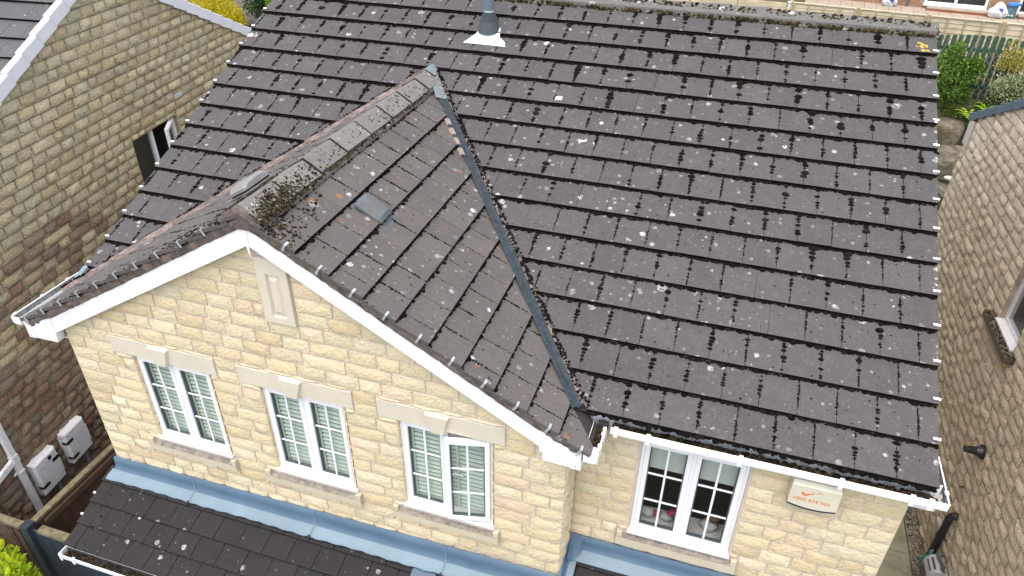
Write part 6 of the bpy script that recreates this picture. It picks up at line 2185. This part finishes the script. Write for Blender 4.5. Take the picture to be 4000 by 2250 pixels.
# brick steps with slabs
M['red_brick'] = stone_mat('red brick', [(.33, .10, .06), (.37, .13, .08), (.30, .09, .055)], .3, grime_amt=.15)
for lab, a, b in (('low red brick step with buff slabs in front of the wide patio window', 2.75, 4.95), ('low red brick step with buff slabs in front of the window at the picture edge', 5.98, 8.6)):
    stp = thing('brick_step', lab, 'step', FH.p((a + b) / 2, 0, .3), 'brick steps')
    mb = MB(FH); mb.box(a + .02, b - .02, .0, .125, .012, .50); mb.put('core', M['brick_mortar'], stp)
    for k in range(2):
        u = a - (.1 if k else 0)
        while u < b - .03:
            mb = MB(FH); q0, q1 = max(a, u) + .004, min(b, u + .221)
            if q1 - q0 > .03:
                mb.cbox(q0, q1, .008 + k * .062, .062 + k * .062, .49, .512, .003); mb.put('brick', M['red_brick'], stp)
            u += .225
    n_ = max(2, round((b - a) / .85))
    for i in range(n_):
        mb = MB(FH); w = (b - a) / n_; mb.box(a + w * i + .004, a + w * (i + 1) - .004, .126, .165, .012, .53); mb.put('slab', M['patio'], stp)
# bags
M['bag'] = simple('white plastic bag', (.55, .55, .54), .4, .12, 9)
M['blue'] = simple('blue print', (.02, .05, .28), .45, .3, 14)
def bag(label, u, n, r, seed):
    rnd = random.Random(seed)
    b_ = thing('plastic_bag', label, 'bag', FH.p(u, .04, n), 'plastic bags on the patio')
    bm = bmesh.new(); bmesh.ops.create_icosphere(bm, subdivisions=3, radius=1)
    for v in bm.verts:
        s_ = 1 + .13 * math.sin(7 * v.co.x + 3 * v.co.z + seed) + .1 * math.sin(9 * v.co.y + seed * 2) + rnd.gauss(0, .04)
        top = max(0, v.co.z)
        v.co = Vector((v.co.x * s_ * (1 - .35 * top), v.co.y * s_ * (1 - .35 * top), max(-.75, v.co.z) * (1 + .35 * top)))
        v.co = Vector((v.co.x * r * 1.05, v.co.y * r * .8, v.co.z * r * .95))
    me = bpy.data.meshes.new('bag_body'); bm.to_mesh(me); bm.free()
    c_ = FH.p(u, .04 + r * .72, n)
    put('bag_body', me, M['bag'], b_, mw=Matrix.Translation(c_))
    mb = MB(); mb.blob(c_ - Vector((0, r * .62, -.02)) + Vector((.02, 0, .05)), r * .42, 1, .5, .8, 8, 5, .3); mb.put('blue_print', M['blue'], b_)
bag('white carrier bag with blue print against the brick wall beside the grey downpipe', 1.38, .28, .26, 3)
bag('white carrier bag with blue print next to the blue sack between the brick steps', 5.22, .62, .30, 8)
bs = thing('compost_sack', 'blue compost sack standing between the two brick steps', 'sack', FH.p(5.68, .04, .45))
mb = MB(FH)
pr_ = [(5.44, .05, .62), (5.86, .05, .58), (5.84, .05, .34), (5.46, .05, .36), (5.50, .50, .50), (5.86, .48, .46), (5.84, .50, .34), (5.50, .50, .36)]
mb.add(pr_, [(0, 1, 5, 4), (1, 2, 6, 5), (2, 3, 7, 6), (3, 0, 4, 7), (4, 5, 6, 7), (3, 2, 1, 0)])
me = mb.mesh('sack_body')
bm = bmesh.new(); bm.from_mesh(me); bmesh.ops.subdivide_edges(bm, edges=bm.edges, cuts=4, use_grid_fill=True)
for v in bm.verts: v.co += Vector((random.gauss(0, .012), random.gauss(0, .012), random.gauss(0, .012)))
bm.to_mesh(me); bm.free()
put('sack_body', me, simple('dark printed sack', (.05, .10, .08), .4, .5, 7, dirt=(.02, .09, .30), dirt_amt=.5, dscale=6), bs)
mb = MB(FH); mb.blob(FH.p(5.72, .54, .42), .17, 1.4, .7, .5, 10, 5, .2); mb.put('folded_top', simple('bright blue sack', (.02, .16, .48), .4, .3, 12), bs)
mb = MB(FH)
for i in range(3): mb.box(5.50 + i * .10, 5.57 + i * .10, .14, .20, .615, .630)
mb.put('printed_panel', M['white_old'], bs)

# ------------------------------------------------------------------ shrubs behind the left neighbour
def shrub(name, label, cat, blobs, mat, n, L, W, seed, base):
    t_ = thing(name, label, cat, base)
    leaf_cloud('foliage', t_, mat, blobs, n, L, W, seed)
    stems('stem', t_, M['bark'], base, [c_ for c_, _ in blobs], .03)
    return t_
shrub('yellow_shrub', 'golden yellow shrub behind the white verge of the left hand house', 'shrub',
      [((-20.6, 18.2, -2.15), (.6, .6, .5)), ((-20.0, 18.0, -2.0), (.55, .6, .55)), ((-19.5, 17.9, -2.15), (.45, .5, .45)), ((-19.2, 17.8, -2.35), (.3, .4, .3)), ((-20.2, 18.4, -1.6), (.5, .5, .4)), ((-21.2, 18.4, -2.0), (.6, .6, .5))],
      leaf_mat('golden leaf', (.30, .27, .01), (.58, .48, .012), (.70, .60, .03), .3), 7000, .12, .035, 41, (-20.0, 18.1, -3.2))
shrub('dark_hedge', 'dark green evergreen hedge beside the golden shrub', 'hedge',
      [((-18.7, 18.4, -1.75), (.45, .45, .5)), ((-18.25, 18.3, -1.95), (.40, .4, .5)), ((-18.9, 18.7, -1.3), (.6, .5, .4)), ((-19.6, 19.2, -1.1), (.6, .4, .4)), ((-18.2, 18.4, -1.4), (.35, .4, .4))],
      leaf_mat('dark hedge leaf', (.012, .03, .008), (.03, .075, .015), (.07, .14, .03), .15), 5200, .09, .05, 42, (-18.5, 18.5, -3.0))
shrub('lime_shrub', 'lime green shrub at the roof edge beside the dark hedge', 'shrub',
      [((-17.75, 18.1, -1.5), (.22, .3, .3)), ((-17.5, 18.0, -1.3), (.3, .3, .3))], leaf_mat('lime leaf', (.15, .28, .02), (.26, .42, .03), None, .3), 1200, .09, .045, 43, (-17.6, 18.0, -2.9))
lwl = thing('garden_wall', 'low mossy stone wall below the golden shrub', 'wall', (-18.4, 17.5, -3.2))
M['mossy_stone'] = stone_mat('mossy stone', [(.12, .11, .05), (.16, .14, .07), (.10, .12, .03)], .6)
for i in range(6):
    for k in range(4):
        m_ = MB(); x_ = -19.9 + i * .52 + (.2 if k % 2 else 0)
        m_.cbox(x_, x_ + .5, -3.25 + k * .2, -3.06 + k * .2, 0, .3, .03)
        m_.v = [Vector((q.x, 17.6 - q.z, q.y)) for q in m_.v]
        m_.put('stone', M['mossy_stone'], lwl)
# a light green shrub and a white table top glimpsed over the ridge
shrub('pale_shrub', 'thin pale green shrub glimpsed over the mossy ridge', 'shrub', [((-5.2, 19.6, -.75), (.8, .4, .5))], leaf_mat('pale leaf', (.12, .2, .05), (.3, .36, .2), None), 900, .09, .03, 44, (-5.2, 19.6, -2.6))
